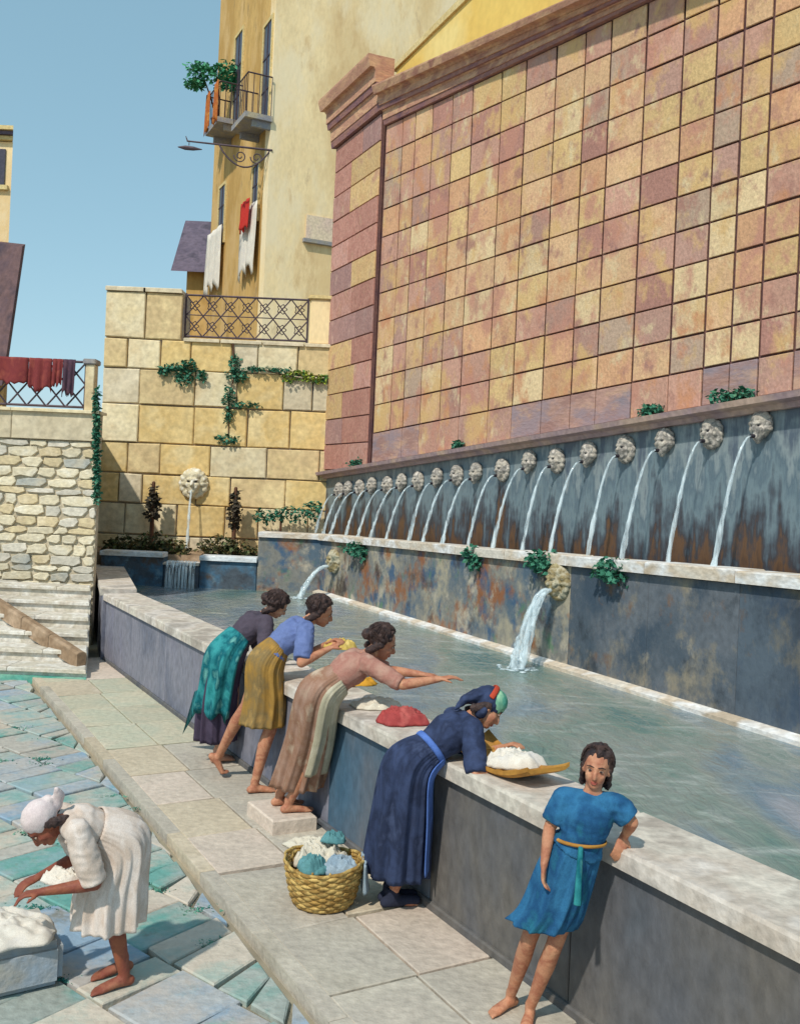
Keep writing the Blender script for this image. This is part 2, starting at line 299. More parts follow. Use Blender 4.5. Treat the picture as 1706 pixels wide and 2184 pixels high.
def jet_mat():
    m = bpy.data.materials.new('falling_water'); m.use_nodes = True; N = m.node_tree.nodes; L = m.node_tree.links; b = N['Principled BSDF']
    b.inputs['Base Color'].default_value = (.74, .86, .92, 1); b.inputs['Roughness'].default_value = .08; b.inputs['IOR'].default_value = 1.33
    g = N.new('ShaderNodeNewGeometry'); mp = N.new('ShaderNodeMapping'); mp.inputs['Scale'].default_value = (22, 22, 2.5); L.new(g.outputs['Position'], mp.inputs[0])
    n = N.new('ShaderNodeTexNoise'); n.inputs['Scale'].default_value = 1; n.inputs['Detail'].default_value = 3; L.new(mp.outputs[0], n.inputs[0])
    r = N.new('ShaderNodeMapRange'); r.inputs[1].default_value = .35; r.inputs[2].default_value = .65; r.inputs[3].default_value = .05; r.inputs[4].default_value = .75; L.new(n.outputs[0], r.inputs[0])
    L.new(r.outputs[0], b.inputs['Alpha']); return m
JET = jet_mat()
UP = V((0, 0, 1))

# ------------------------------------------------------------------ frames of the place
# parapet: outer edge of the coping, u runs away from the viewer, q points into the pool
PU = V((-.4945, .8691, 0)); PQ = V((.8691, .4945, 0)); PC = V((-4.31, 13.86, 0)) + V((.8691, .4945, 0)) * .10
def par(t, o, z=0.): return PC - PU * t + PQ * o + UP * z      # t: metres from the far corner towards the viewer
# fountain wall
WD = V((.4384, -.8988, 0)); WN = V((-.8988, -.4384, 0)); WB = V((3.5, 8.2, 0))
WP = WB - WN * .8                                               # a point of the mask wall plane
W0 = on_plane(695, 1010, WP, WN); W0.z = 0                      # far end of that wall
def wall(s, z, o=0.): return W0 + WD * s + WN * o + UP * z
def wpx(px, py, o=0.):
    p = on_plane(px, py, WP + WN * o, WN); return (p - W0).dot(WD), p.z
def line(p, q, o=0.):
    (s0, z0), (s1, z1) = wpx(*p, o), wpx(*q, o); return lambda s: z0 + (z1 - z0) * (s - s0) / (s1 - s0)
z_ledge = line((695, 1012), (1706, 848)); z_top = line((819, 271), (1382, 6)); z_corn = line((845, 158), (1180, 10), .34)
S_END = 15.
WATER_Z = .62
print('wall', W0, 'z', z_ledge(0), z_ledge(12), z_top(1.3), z_top(12), z_corn(1.3), z_corn(12))

# ================================================================== SETTING
def struct(name, bm, m, label=None): return tag(obj(name, bm, m), label, kind='structure')
bm = BM(); box(bm, (-400, -300, -.5), (400, 900, -.09)); struct('ground', bm, EARTH, 'pale bare earth round the fountain square')

# ---- walkway along the parapet (upper level) and its slabs
WZ = 0.
def clip_quad(pts): return pts
bm = prism([par(-.3, -1.07, -.2), par(15, -1.07, -.2), par(15, .5, -.2), par(-.3, .5, -.2)], UP * .17)
walkway = struct('walkway', bm, GRJ, 'pale stone walkway along the pool parapet')
t = -.2; k = 0
while t < 13.2:
    w = random.uniform(.72, .95); sp = random.uniform(-.5, -.42)
    for (o0, o1) in ((-.98, sp - .008), (sp + .008, .14)):
        dt = random.uniform(-.03, .03); g = .012
        P = [par(t + g, o0), par(t + w - g + dt, o0), par(t + w - g + dt * .3, o1), par(t + g + dt, o1)]
        P = [p + UP * -.04 for p in P]
        m = WALK[random.choice((0, 0, 2, 2, 1)) if t > 4 else random.choice((1, 3, 3, 0))]
        obj('paving_slab', piece(P, UP, .04, .006, .003), m, walkway)
    t += w; k += 1
# kerb stones along its edge
t = -.2
while t < 13.2:
    w = random.uniform(.6, 1.1)
    obj('kerb_stone', piece([par(t + .003, -1.085, -.1), par(t + w - .003, -1.085, -.1), par(t + w - .003, -.982, -.1), par(t + .003, -.982, -.1)], UP, .1, .008, .003), random.choice((WALK[0], WALK[2], WALK[2])), walkway)
    t += w

# ---- piazza of diagonal flagstones
def pz(a, b):                                    # rotated grid
    return V((-3.2, 7.6, 0)) + V((math.cos(rad(52)), math.sin(rad(52)), 0)) * a + V((-math.sin(rad(52)), math.cos(rad(52)), 0)) * b
piazza_bm = prism([V((-16, -3, -.3)), V((9, -3, -.3)), V((9, 3, -.3)), par(15, -1.15, -.3), par(-.4, -1.15, -.3), V((-16, 14, -.3))], UP * .21)
piazza = struct('piazza', piazza_bm, GRJ, 'weathered flagstone square with teal and blue stains')
jt = {}
def jv(i, j):
    if (i, j) not in jt: jt[(i, j)] = (random.uniform(-.08, .08), random.uniform(-.06, .06))
    return jt[(i, j)]
ga, gb = .52, .32
for i in range(-12, 13):
    off = (i % 2) * .16
    for j in range(-18, 22):
        c4 = []
        for di, dj in ((0, 0), (1, 0), (1, 1), (0, 1)):
            a = (i + di) * ga + jv(i + di, 0)[1] * .5; b = (j + dj) * gb + off + jv(i, j + dj)[0]
            c4.append((a, b))
        cen = pz(sum(c[0] for c in c4) / 4, sum(c[1] for c in c4) / 4)
        P = [pz(c[0] + random.uniform(-.018, .018), c[1] + random.uniform(-.018, .018)) for c in c4]
        if cen.y < 3.6 or cen.y > 12.7 or cen.x < -.47 * cen.y - 1.2 or cen.x > .6: continue
        # keep off the walkway: clip by moving vertices behind the kerb line
        lim = -1.13
        def oo(p): return (p - PC).dot(PQ)
        if min(oo(p) for p in P) > lim - .08: continue
        P = [p if oo(p) < lim else p + PQ * (lim - oo(p)) for p in P]
        Q = []
        for p in P:
            if not Q or (p - Q[-1]).length > .05: Q.append(p)
        if len(Q) < 3: continue
        cc = sum(Q, V()) / len(Q); Q = [p + (cc - p).normalized() * random.uniform(.008, .022) - UP * .09 for p in Q]
        r = random.random(); near = cen.y < 6.2
        m = FLAG[1] if r < (.33 if near else .28) else FLAG[2] if r < (.62 if near else .42) else FLAG[0] if r < .85 else FLAG[3]
        obj('flagstone', piece(Q, UP, .04, .008, .007), m, piazza)

MOSSM = mat('moss_teal', [X('2c6c64'), X('4c8c7c'), X('6c9c84'), X('2c5c54')], 6, rough=.9, bump=0, fine=.3)
bm = BM(); rm = random.Random(5)
for _ in range(190):
    i, j = rm.randint(-8, 4), rm.randint(-10, 12); c_ = pz(i * ga + rm.uniform(-.02, .02), j * gb + rm.uniform(-.2, .2)) if rm.random() < .6 else pz(i * ga + rm.uniform(0, ga), j * gb + (i % 2) * .19 + rm.uniform(-.03, .03))
    if c_.y > 7.5 and rm.random() < .6 or (c_ - PC).dot(PQ) > -1.1 or c_.y < 3.6: continue
    for _k in range(rm.randint(40, 90)):
        p_ = c_ + V((rm.gauss(0, .06), rm.gauss(0, .028), -.056)); h_ = rm.uniform(.004, .016); d_ = V((rm.uniform(-1, 1), rm.uniform(-1, 1), 0)) * .014; t_ = V((rm.uniform(-.02, .02), rm.uniform(-.02, .02), h_))
        bm.faces.new([bm.verts.new(q) for q in (p_ - d_, p_ + d_, p_ + t_)])
tag(obj('ground_moss', bm, MOSSM), 'tufts of teal moss growing between the flagstones', 'moss', kind='stuff')

# ---- terraces that carry the houses
XL = lambda d: (ray(205, 1150).x) * d
tl = [V((-30, 15.75, -.4)), V((XL(15.75) - .06, 15.75, -.4)), V((XL(20.2) - .06, 20.2, -.4)), V((XL(20.2), 60, -.4)), V((-30, 60, -.4))]
struct('terrace', prism(tl, UP * 4.05), EARTH, 'raised terrace behind the rubble wall')
struct('upper_terrace', prism([V((-6.5, 20.75, -.4)), V((14, 20.75, -.4)), V((40, 60, -.4)), V((-8, 60, -.4))], UP * 5.6), EARTH, 'higher terrace that carries the yellow house')

# ================================================================== FOUNTAIN WALL
fw = thing('fountain_wall', wall(6, 0), 'tall fountain wall faced with square rose, peach and ochre stone tiles', 'wall')
def wquad(s0, s1, za, zb, o=0.): return [wall(s0, za(s0), o), wall(s1, za(s1), o), wall(s1, zb(s1), o), wall(s0, zb(s0), o)]
c0 = lambda v: (lambda s: v)
S_P = wpx(806, 700)[0]                           # where the pilaster ends and the tiled field begins
obj('backing', prism(wquad(.05, S_END, c0(-.3), lambda s: z_corn(s) - .25, -.02), -WN * .7), JOINT, fw)
lower = obj('wet_back_wall', prism(wquad(.02, S_END, c0(1.0), lambda s: z_ledge(s) - .02, -.015), WN * .05), WETW, fw)
# column joints read from the photograph, turned into places on the wall
xs = [798, 825, 852, 888, 930, 972, 1033, 1084, 1147, 1208, 1262, 1337, 1416, 1488, 1545, 1606, 1681]
ss = [wpx(x + 20 if x > 0 else x, 620)[0] for x in xs]
ss[0] = S_P + .02
while ss[-1] < S_END - .5: ss.append(ss[-1] + .8)
NR = 11
zl = lambda s: z_ledge(s) + .06
zb0 = lambda s: zl(s) + (z_top(s) - zl(s)) * .09
rows = [(lambda f: (lambda s: zb0(s) + (z_top(s) - zb0(s)) * f))(i / NR) for i in range(NR + 1)]
for ci, (a, b) in enumerate(zip(ss, ss[1:])):
    fx = min(1., a / 12)
    for ri in range(NR):
        j = lambda: random.uniform(-.004, .004)
        g = .012
        za = lambda s, r=ri, d=j(): rows[r](s) + g + d; zc = lambda s, r=ri, d=j(): rows[r + 1](s) - g + d
        Q = wquad(a + .019 + j(), b - .019 + j(), za, zc, .0)
        w = [(2.6, 'r'), ] 
        wts = [3.2 - 1.8 * fx, 2.2 - 1.2 * fx, 1.6 + 2.0 * fx, 1.0 + 1.2 * fx, .7 + .9 * fx, .8 - .3 * fx, 1.2 + 1.2 * fx, .9]
        obj('tile', piece(Q, WN, .016, .005, .003), random.choices(TILE, wts)[0], fw)
    obj('base_slab', piece(wquad(a + .012, b - .012, lambda s: zl(s) + .02, lambda s: zb0(s) - .012), WN, .024, .006, .004), random.choice((STAINROW, STAINROW, TILE[1], TILE[0])), fw)
# ledge over the masks
bm = BM(); sweep(bm, [(0, -.10), (.10, -.10), (.13, -.05), (.24, -.03), (.26, .03), (.05, .055), (0, .055)], wall(-.35, z_ledge(-.35)), wall(S_END, z_ledge(S_END)), WN)
obj('ledge', bm, LEDGE, fw)
# pilaster of stacked blocks
pz0, pz1 = z_ledge(.6) + .06, wpx(790, 268)[1]
n = 13
pil = obj('pilaster', prism(wquad(0, S_P - .06, c0(pz0), c0(pz1 + .1)), WN * .07), JOINT, fw)
for i in range(n):
    za, zc = pz0 + (pz1 - pz0) * i / n + .012, pz0 + (pz1 - pz0) * (i + 1) / n - .012
    cuts = [.0, random.uniform(.35, .65) * (S_P - .06), S_P - .06]
    for a, b in zip(cuts, cuts[1:]):
        obj('pilaster_block', piece(wquad(a + .01, b - .01, c0(za), c0(zc), .07), WN, .03, .008, .006, 0), random.choices(PIL, (4, 2.5, 2.2, 2))[0], pil)
# pilaster side facing away keeps the same blocks
# cornice: raking over the field, level over the pilaster
s_c = S_P + .02
ztp, zcp = z_top(s_c), z_corn(s_c + .15)
def corn_rings(prof, a, b, za, zb):
    bm = BM(); h = 1.
    loft(bm, [[wall(a, za(a) + (zb(a) - za(a)) * v, o) for o, v in prof], [wall(b, za(b) + (zb(b) - za(b)) * v, o) for o, v in prof]]); bmesh.ops.recalc_face_normals(bm, faces=bm.faces); return bm
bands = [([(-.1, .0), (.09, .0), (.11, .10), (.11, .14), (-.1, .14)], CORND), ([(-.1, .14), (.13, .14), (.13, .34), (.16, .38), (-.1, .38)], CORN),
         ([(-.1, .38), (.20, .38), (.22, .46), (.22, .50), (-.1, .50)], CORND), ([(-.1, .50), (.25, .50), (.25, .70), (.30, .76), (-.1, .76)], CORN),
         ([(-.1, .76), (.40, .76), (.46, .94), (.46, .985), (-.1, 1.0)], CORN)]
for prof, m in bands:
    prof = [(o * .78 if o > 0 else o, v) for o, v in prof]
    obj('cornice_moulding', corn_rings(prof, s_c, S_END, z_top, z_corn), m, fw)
    pr2 = [(o + .09 if o > 0 else o, v) for o, v in prof]; ex = max(o for o, v in prof)
    bm = BM(); za_, zb_ = pz1 + .02, wpx(790, 160)[1]
    A = [[wall(-(o * .55 if o > 0 else 0.), za_ + (zb_ - za_) * v, o) for o, v in pr2], [wall(s_c - .004, za_ + (zb_ - za_) * v, o) for o, v in pr2]]
    loft(bm, A); bmesh.ops.recalc_face_normals(bm, faces=bm.faces)
    obj('pilaster_cornice', bm, m, fw)
# bright yellow attic wall standing behind the cornice
at = thing('attic_wall', wall(6, z_corn(6) - .3, -.5), 'bright yellow plaster attic wall above the raking cornice', 'wall')
s1, za1 = wpx(846, 148, -.45); s2, za2 = wpx(1010, -12, -.45)
sl = (za2 - za1) / (s2 - s1)
P = [wall(s1, za1 - .8, -.45), wall(S_END, z_corn(S_END) - .4, -.45), wall(S_END, z_corn(S_END) + 2.4, -.45), wall(s2 + 2.5, max(za2 + 1, z_corn(s2 + 2.5) + 2), -.45), wall(s2, za2, -.45), wall(s1, za1, -.45)]
obj('plaster', prism(P, -WN * .3), PLASTB, at)
P2 = [wall(s1 - .1, za1, -.40), wall(s2, za2, -.40), wall(s2, za2 + .14, -.40), wall(s1 - .1, za1 + .10, -.40)]
obj('coping', prism(P2, -WN * .42), TRIM, at)

# ================================================================== TROUGH UNDER THE MASKS
tr = thing('fountain_basin', WB + WN * 0 + UP * 0, 'long raised stone trough with mossy stained front under the row of masks', 'basin')
B0 = V((3.5, 8.2, 0))
def bas(t, o, z): return B0 - WD * t + WN * o + UP * z        # t away from the viewer
z_lipA = on_plane(1650, 1222, B0, WN); z_lipB = on_plane(700, 1140, B0, WN)
tA = (z_lipA - B0).dot(-WD); tB = (z_lipB - B0).dot(-WD)
zlip = lambda t: z_lipA.z + (z_lipB.z - z_lipA.z) * (t - tA) / (tB - tA)
T_FAR = 11.35
print('lip', z_lipA, z_lipB, tA, tB)
t = -5.; k = 0
cuts = [-5., -3.4, -1.9, -.6, .75, 2.0, 3.35, 4.7, 6.0, 7.4, 8.8, 10.1, T_FAR]
core = obj('core', prism([bas(-5, -.05, -.3), bas(T_FAR, -.05, -.3), bas(T_FAR, -.05, zlip(T_FAR) - .12), bas(-5, -.05, zlip(-5) - .12)], -WN * .25), JOINT, tr)
for a, b in zip(cuts, cuts[1:]):
    for zlo, zhi, dd in ((lambda t: .2, lambda t: zlip(t) - .13, .05),):
        P = [bas(a + .003, -.05, zlo(a)), bas(b - .003, -.05, zlo(b)), bas(b - .003, -.05, zhi(b)), bas(a + .003, -.05, zhi(a))]
        obj('face_slab', piece(P, WN, dd, .004, .002), BASIND if a < .6 else BASINM if a < 3.2 else BASIN, tr)
    P = [bas(a + .006, -.33, zlip(a) - .12), bas(b - .006, -.33, zlip(b) - .12), bas(b - .006, .07, zlip(b) - .12), bas(a + .006, .07, zlip(a) - .12)]
    obj('coping_slab', piece(P, UP, .12, .015, .006), COPE, tr)
# pale plinth strip just above the pool
bm = BM(); sweep(bm, [(0, 0), (.12, 0), (.12, .06), (0, .09)], bas(-5, 0, WATER_Z - .02), bas(T_FAR, 0, WATER_Z - .02), WN); obj('plinth', bm, COPE, tr)
# water in the trough and wet rim behind
bm = prism([bas(-5, -.3, 1.2), bas(T_FAR, -.3, 1.2), bas(T_FAR, -.76, 1.2), bas(-5, -.76, 1.2)], UP * .35); obj('trough_water', bm, WATER, tr)

# ================================================================== ASHLAR END WALL
YW = 20.35
def yq(px, py, d=0.): return on_y(px, py, YW - d)
aw = thing('ashlar_wall', V((-3.8, YW, 0)), 'wall of large yellow limestone blocks at the end of the pool', 'wall')
rows_y = [622, 722, 786, 862, 944, 1010, 1073, 1140, 1215]
leftx = lambda y: 232 - (y - 622) * .036
def zrow(py): return yq(300, py).z
xl, xr = yq(217, 900).x, yq(722, 900).x
zt = zrow(622); zr = zrow(724)
P = [V((xl, YW + .06, -.3)), V((xr + 1.2, YW + .06, -.3)), V((xr + 1.2, YW + .06, zr)), V((yq(390, 700).x, YW + .06, zr)), V((yq(390, 700).x, YW + .06, zt - .02)), V((xl, YW + .06, zt - .02))]
obj('core', prism(P, V((0, .6, 0))), YJ, aw)
for ri, (ya, yb) in enumerate(zip(rows_y, rows_y[1:])):
    z1, z0 = zrow(ya), zrow(yb)
    x0, x1 = xl - .02, (yq(388, 700).x if ri == 0 else xr + 1.0)
    x = x0; first = True
    while x < x1 - .05:
        w = random.uniform(.5, 1.25) if not first else random.uniform(.35, .9)
        first = False
        if x1 - (x + w) < .35: w = x1 - x
        g = .013; j = lambda: random.uniform(-.012, .012)
        Q = [V((x + g, YW + .06, z0 + g + j())), V((x + w - g, YW + .06, z0 + g + j())), V((x + w - g + j(), YW + .06, z1 - g + j())), V((x + g + j(), YW + .06, z1 - g + j()))]
        obj('stone_block', piece(Q, (0, -1, 0), .08, .018, .02), random.choices(YB, (3, 2.4, 2.6, 1.6))[0], aw)
        x += w
# cap stones
for px0, px1, py in ((232, 312, 622), (313, 390, 622)):
    a, b = yq(px0, py).x - .05, yq(px1, py).x
    obj('cap_stone', piece([V((a, YW - .08, zt)), V((b, YW - .08, zt)), V((b, YW + .5, zt)), V((a, YW + .5, zt))], UP, .09, .015), YB[3], aw)
for k, (px0, px1) in enumerate(((392, 470), (471, 560), (561, 650), (651, 735))):
    a, b = yq(px0, 724).x, yq(px1, 724).x
    obj('cap_stone', piece([V((a + .01, YW - .07, zr)), V((b - .01, YW - .07, zr)), V((b - .01, YW + .5, zr)), V((a + .01, YW + .5, zr))], UP, .07, .012), YB[3], aw)
# pale pier at the right end of the railing
pb = thing('railing_pier', V((yq(688, 700).x, YW + .2, zr + .07)), 'pale plaster pier between the iron railing and the red pilaster', 'pier')
a, b = yq(660, 700).x, yq(726, 700).x
bm = BM(); box(bm, (a, YW + .02, zr + .072), (b, YW + .42, zr + 1.02)); bmesh.ops.bevel(bm, geom=bm.edges[:], offset=.02, segments=2, affect='EDGES'); obj('shaft', bm, PLAST, pb)
bm = BM(); box(bm, (a - .05, YW - .03, zr + 1.021), (b + .05, YW + .47, zr + 1.10)); bmesh.ops.bevel(bm, geom=bm.edges[:], offset=.015, segments=2, affect='EDGES'); obj('cap', bm, TRIM, pb)

# ---- iron railing with crossed bars and rosettes
def rail_mesh(bm, a, b, r, seg=6): tube(bm, [a, b], [r, r], seg, rnd=False)
def rosette_mesh():
    bm = BM(); n = 24; rings = []
    for k in range(n):
        th = 2 * math.pi * k / n; R = .088 * (1 + .22 * math.cos(5 * th)); c = V((R * math.cos(th), 0, R * math.sin(th))); rd = V((math.cos(th), 0, math.sin(th)))
        rings.append([c + rd * (.011 * math.cos(q)) + V((0, .011 * math.sin(q), 0)) for q in (0, math.pi / 2, math.pi, 3 * math.pi / 2)])
    vr = [[bm.verts.new(p) for p in r] for r in rings]
    for i in range(n):
        for q in range(4): bm.faces.new((vr[i][q], vr[i][(q + 1) % 4], vr[(i + 1) % n][(q + 1) % 4], vr[(i + 1) % n][q]))
    bmesh.ops.recalc_face_normals(bm, faces=bm.faces)
    me = bpy.data.meshes.new('rosette'); bm.to_mesh(me); bm.free(); me.materials.append(IRON); return me
ROS = rosette_mesh()
def lattice(root, a, b, za, zb, y, n, ros=True, mid=True):
    """iron panel from x=a..b, height za..zb on plane y, slope allowed by tuples"""
    A = lambda f, g: V((a + (b - a) * f, y, 0)) + UP * ((za[0] + (za[1] - za[0]) * f) * (1 - g) + (zb[0] + (zb[1] - zb[0]) * f) * g)
    for nm, p, q, r in (('top_rail', A(0, 1), A(1, 1), .022), ('bottom_rail', A(0, 0), A(1, 0), .022)):
        bm = BM(); rail_mesh(bm, p, q, r); obj(nm, bm, IRON, root)
    if mid: bm = BM(); rail_mesh(bm, A(0, .52), A(1, .52), .012); obj('middle_rail', bm, IRON, root)
    for f in (0, 1): bm = BM(); rail_mesh(bm, A(f, -.08), A(f, 1.04), .022); obj('post', bm, IRON, root)
    w = 1 / n
    for i in range(-1, n + 1):
        for d in (1, -1):
            f0 = i * w + (w if d < 0 else 0) + (0 if d > 0 else 0); f1 = f0 + d * w * 2; g0, g1 = 0., 1.
            if f0 < 0: g0 = (0 - f0) / (f1 - f0); f0 = 0
            if f0 > 1: g0 = (1 - f0) / (f1 - f0); f0 = 1
            if f1 > 1: g1 = g0 + (1 - g0) * (1 - f0) / (f1 - f0); f1 = 1
            if f1 < 0: g1 = g0 + (1 - g0) * (0 - f0) / (f1 - f0); f1 = 0
            if abs(f1 - f0) < .02: continue
            off = V((0, .012 * d, 0)); bm = BM(); rail_mesh(bm, A(f0, g0) + off, A(f1, g1) + off, .015, 5); obj('cross_bar', bm, IRON, root)
    if ros:
        for i in range(n):
            for g in (.25, .75):
                inst('rosette', ROS, A((i + .5) * w, g), root)
ra, rb = yq(392, 680), yq(655, 680)
rl = thing('iron_railing', V(((ra.x + rb.x) / 2, YW + .15, zr + .07)), 'dark iron railing with crossed bars and flower rosettes on the ashlar wall', 'railing')
lattice(rl, ra.x, rb.x, (zr + .14, zr + .14), (zr + 1.02, zr + 1.02), YW + .15, 7)

# ================================================================== PARAPET
pp = thing('pool_parapet', par(6.5, .25), 'waist-high slate grey parapet with pale stone top along the wash pool', 'parapet')
PT = .97; PLEN = 14.5
obj('core', prism([par(-.0, .10, -.3), par(PLEN, .10, -.3), par(PLEN, .44, -.3), par(-.0, .44, -.3)], UP * (PT + .2)), JOINT, pp)
cuts = [0, 1.5, 3.1, 4.55, 6.15, 7.55, 9.05, 10.4, 11.9, 13.2, PLEN]
for i, (a, b) in enumerate(zip(cuts, cuts[1:])):
    P = [par(a + .004, .10, -.02), par(b - .004, .10, -.02), par(b - .004, .10, PT - .1), par(a + .004, .10, PT - .1)]
    obj('face_slab', piece(P, -PQ, .05, .006, .003), PARD if 7 < a < 9 else PARG if a > 9 else PARF, pp)
    P = [par(a + .004, .44, .3), par(b - .004, .44, .3), par(b - .004, .44, PT - .1), par(a + .004, .44, PT - .1)]
    obj('inner_slab', piece(P, PQ, .03, .006, .003), PARF, pp)
    P = [par(a + .004, -.0, PT - .1), par(b - .004, -.0, PT - .1), par(b - .004, .50, PT - .1), par(a + .004, .50, PT - .1)]
    obj('coping_slab', piece(P, UP, .1, .018, .004), PART, pp)
bm = BM(); sweep(bm, [(0, 0), (.035, 0), (.035, .04), (.025, .05), (0, .05)], par(0, .06, -.002), par(PLEN, .06, -.002), -PQ); obj('plinth', bm, PARG, pp)
# side of the pool that runs back to the ashlar wall
a0, b0 = par(0, .0), V((XL(18.6) + .02, 18.6, 0)); dv = (b0 - a0).normalized(); nv = V((dv.y, -dv.x, 0))
obj('return_wall', prism([a0 + UP * -.3, b0 + UP * -.3, b0 + nv * .4 - UP * .3, a0 + nv * .4 + dv * .1 - UP * .3], UP * (PT + .2)), PARF, pp)
obj('return_coping', prism([a0 - nv * .03 + UP * (PT - .1) + dv * .55, b0 - nv * .03 + UP * (PT - .1), b0 + nv * .5 + UP * (PT - .1), a0 + nv * .5 + dv * .55 + UP * (PT - .1)], UP * .097), PART, pp)

# ================================================================== POOL WATER
bm = BM()
vs_ = [bm.verts.new(p) for p in (par(-1.2, .46, WATER_Z), par(PLEN, .46, WATER_Z), bas(-5, .02, WATER_Z), bas(T_FAR, .02, WATER_Z), V((-5.6, 18.45, WATER_Z)))]
bm.faces.new(vs_); bmesh.ops.recalc_face_normals(bm, faces=bm.faces); struct('pool_water', bm, WATER, 'rippled blue green water of the wash pool')

# ================================================================== LOW BASIN BELOW THE ASHLAR WALL
YB0 = 18.4
lb = thing('low_basin', V((-3.6, YB0 + .3, 0)), 'low blue stained stone basin edge with a spillway below the yellow wall', 'basin')
def bq(px, py): return on_y(px, py, YB0)
zc_ = bq(280, 1176).z
def face(px0, px1, ztop, m, mc, nm='face_slab', th=.09):
    a, b = bq(px0, 1200).x, bq(px1, 1200).x
    obj(nm, piece([V((a, YB0, .2)), V((b, YB0, .2)), V((b, YB0, ztop - th)), V((a, YB0, ztop - th))], (0, -1, 0), .0, .012, .0, .35), m, lb)
    if mc: obj('coping_slab', piece([V((a, YB0 - .06, ztop - th)), V((b, YB0 - .06, ztop - th)), V((b, YB0 + .36, ztop - th)), V((a, YB0 + .36, ztop - th))], UP, th, .015, .004), mc, lb)
face(214, 348, zc_, BASINL, COPEW); face(426, 548, zc_ - .02, BASINL, COPEW)
face(349, 425, zc_ - .17, BASIND, COPE, 'spillway', .05)
zc2 = bq(600, 1136).z
face(549, 700, zc2, BASIN, COPE, 'face_slab', .1)
bm = BM(); xs0, xs1 = bq(356, 1200).x, bq(420, 1200).x
sp = BM(); nseg = 9
for i in range(nseg):
    x = xs0 + (xs1 - xs0) * (i + .5) / nseg + random.uniform(-.01, .01); zt_ = zc_ - .15
    tube(sp, [V((x, YB0 + .05, zt_ + .01)), V((x, YB0 - .09, zt_ + .0)), V((x, YB0 - .16, zt_ - .14)), V((x, YB0 - .19, WATER_Z - .02))], [(.028, .012), (.03, .012), (.026, .014), (.03, .02)], 8, side=V((1, 0, 0)), rnd=False)
obj('spilling_water', sp, JET, lb, True)
# shelf of soil between basin edge and wall
bm = BM(); box(bm, (xl - .2, YB0 + .36, -.3), (xr + .5, YW - .03, zc_ - .06)); obj('planting_soil', bm, STEPB, lb)

# ================================================================== RUBBLE WALL, STEPS, UPPER RAILING (left)
YR = 15.6
rw = thing('rubble_wall', V((-6.2, YR, 0)), 'cream rubble stone wall with slate chips behind the steps', 'wall')
xr_ = XL(YR) ; zR0, zR1 = .2, on_y(100, 938, YR).z
zT = on_y(100, 872, YR).z
bm = BM(); box(bm, (-12, YR + .02, -.3), (xr_ - .02, YR + .14, zT - .01)); obj('mortar', bm, RUBJ, rw)
z = zR0
while z < zR1 - .05:
    h = random.uniform(.10, .19)
    if zR1 - (z + h) < .1: h = zR1 - z
    x = -8.6 - random.uniform(0, .3)
    while x < xr_ - .03:
        w = random.uniform(.20, .52)
        if xr_ - (x + w) < .12: w = xr_ - x - .01
        j = lambda s=.032: random.uniform(-s, s)
        x0, x1, z0, z1 = x + .012, x + w - .012, z + .01, z + h - .01
        P = [V((x0 + j(), YR, z0 + .02 + j())), V((x0 + w * .3, YR, z0 + j() * .5)), V((x1 - w * .2, YR, z0 + j() * .5)), V((x1 + j(.01), YR, z0 + h * .4 + j())), V((x1 - .02 + j(.01), YR, z1 + j(.01))), V((x0 + w * .35, YR, z1 + j(.01))), V((x0 + j(.01), YR, z1 - .03 + j()))]
        obj('rubble_stone', piece(P, (0, -1, 0), .024, .008, .012, .03), random.choices(RUB, (4, 2.2, 2, .9))[0], rw)
        x += w
    z += h
x = -9.
while x < xr_ - .1:
    w = random.uniform(.9, 1.5)
    if xr_ - (x + w) < .5: w = xr_ - x
    obj('band_stone', piece([V((x + .006, YR, zR1 + .01)), V((x + w - .006, YR, zR1 + .01)), V((x + w - .006, YR, zT - .05)), V((x + .006, YR, zT - .05))], (0, -1, 0), .06, .01, .006), YB[3], rw)
    obj('band_cap', piece([V((x + .004, YR - .12, zT - .05)), V((x + w - .004, YR - .12, zT - .05)), V((x + w - .004, YR + .3, zT - .05)), V((x + .004, YR + .3, zT - .05))], UP, .05, .01), YB[1], rw)
    x += w
# steps
st = thing('stone_steps', V((-6.5, 12.7, 0)), 'broad pale stone steps climbing beside the wash pool', 'steps')
n = 6; y0 = 12.55; run = .44; rise = .165
for i in range(n):
    ya, z0, z1 = y0 + run * i, -.1, rise * (i + 1) - .05
    xa, xb = -11., XL(ya) - .05; xb2 = XL(YR) - .06
    bm = prism([V((xa, ya + .03, z0)), V((xb, ya + .03, z0)), V((XL(ya + run + .03) - .05, ya + run + .03, z0)), V((xa, ya + run + .03, z0))], UP * (z1 - .05 - z0))
    stp = obj('step', bm, STEP, st)
    x = xa
    while x < xb - .05:
        w = random.uniform(.9, 1.5)
        if xb - (x + w) < .5: w = xb - x
        e = XL(ya + run + .02) - XL(ya) if x + w >= xb - .01 else 0
        obj('tread_slab', piece([V((x + .004, ya - .02, z1 - .05)), V((x + w - .004, ya - .02, z1 - .05)), V((x + w - .004 + e, ya + run + .02, z1 - .05)), V((x + .004, ya + run + .02, z1 - .05))], UP, .05, .012, .003), STEP, stp)
        x += w
bm = prism([V((-11, 12.50, -.09)), V((XL(12.5) - .05, 12.50, -.09)), V((XL(12.57) - .05, 12.579, -.09)), V((-11, 12.579, -.09))], UP * .1); obj('algae_strip', bm, TEAL, st)
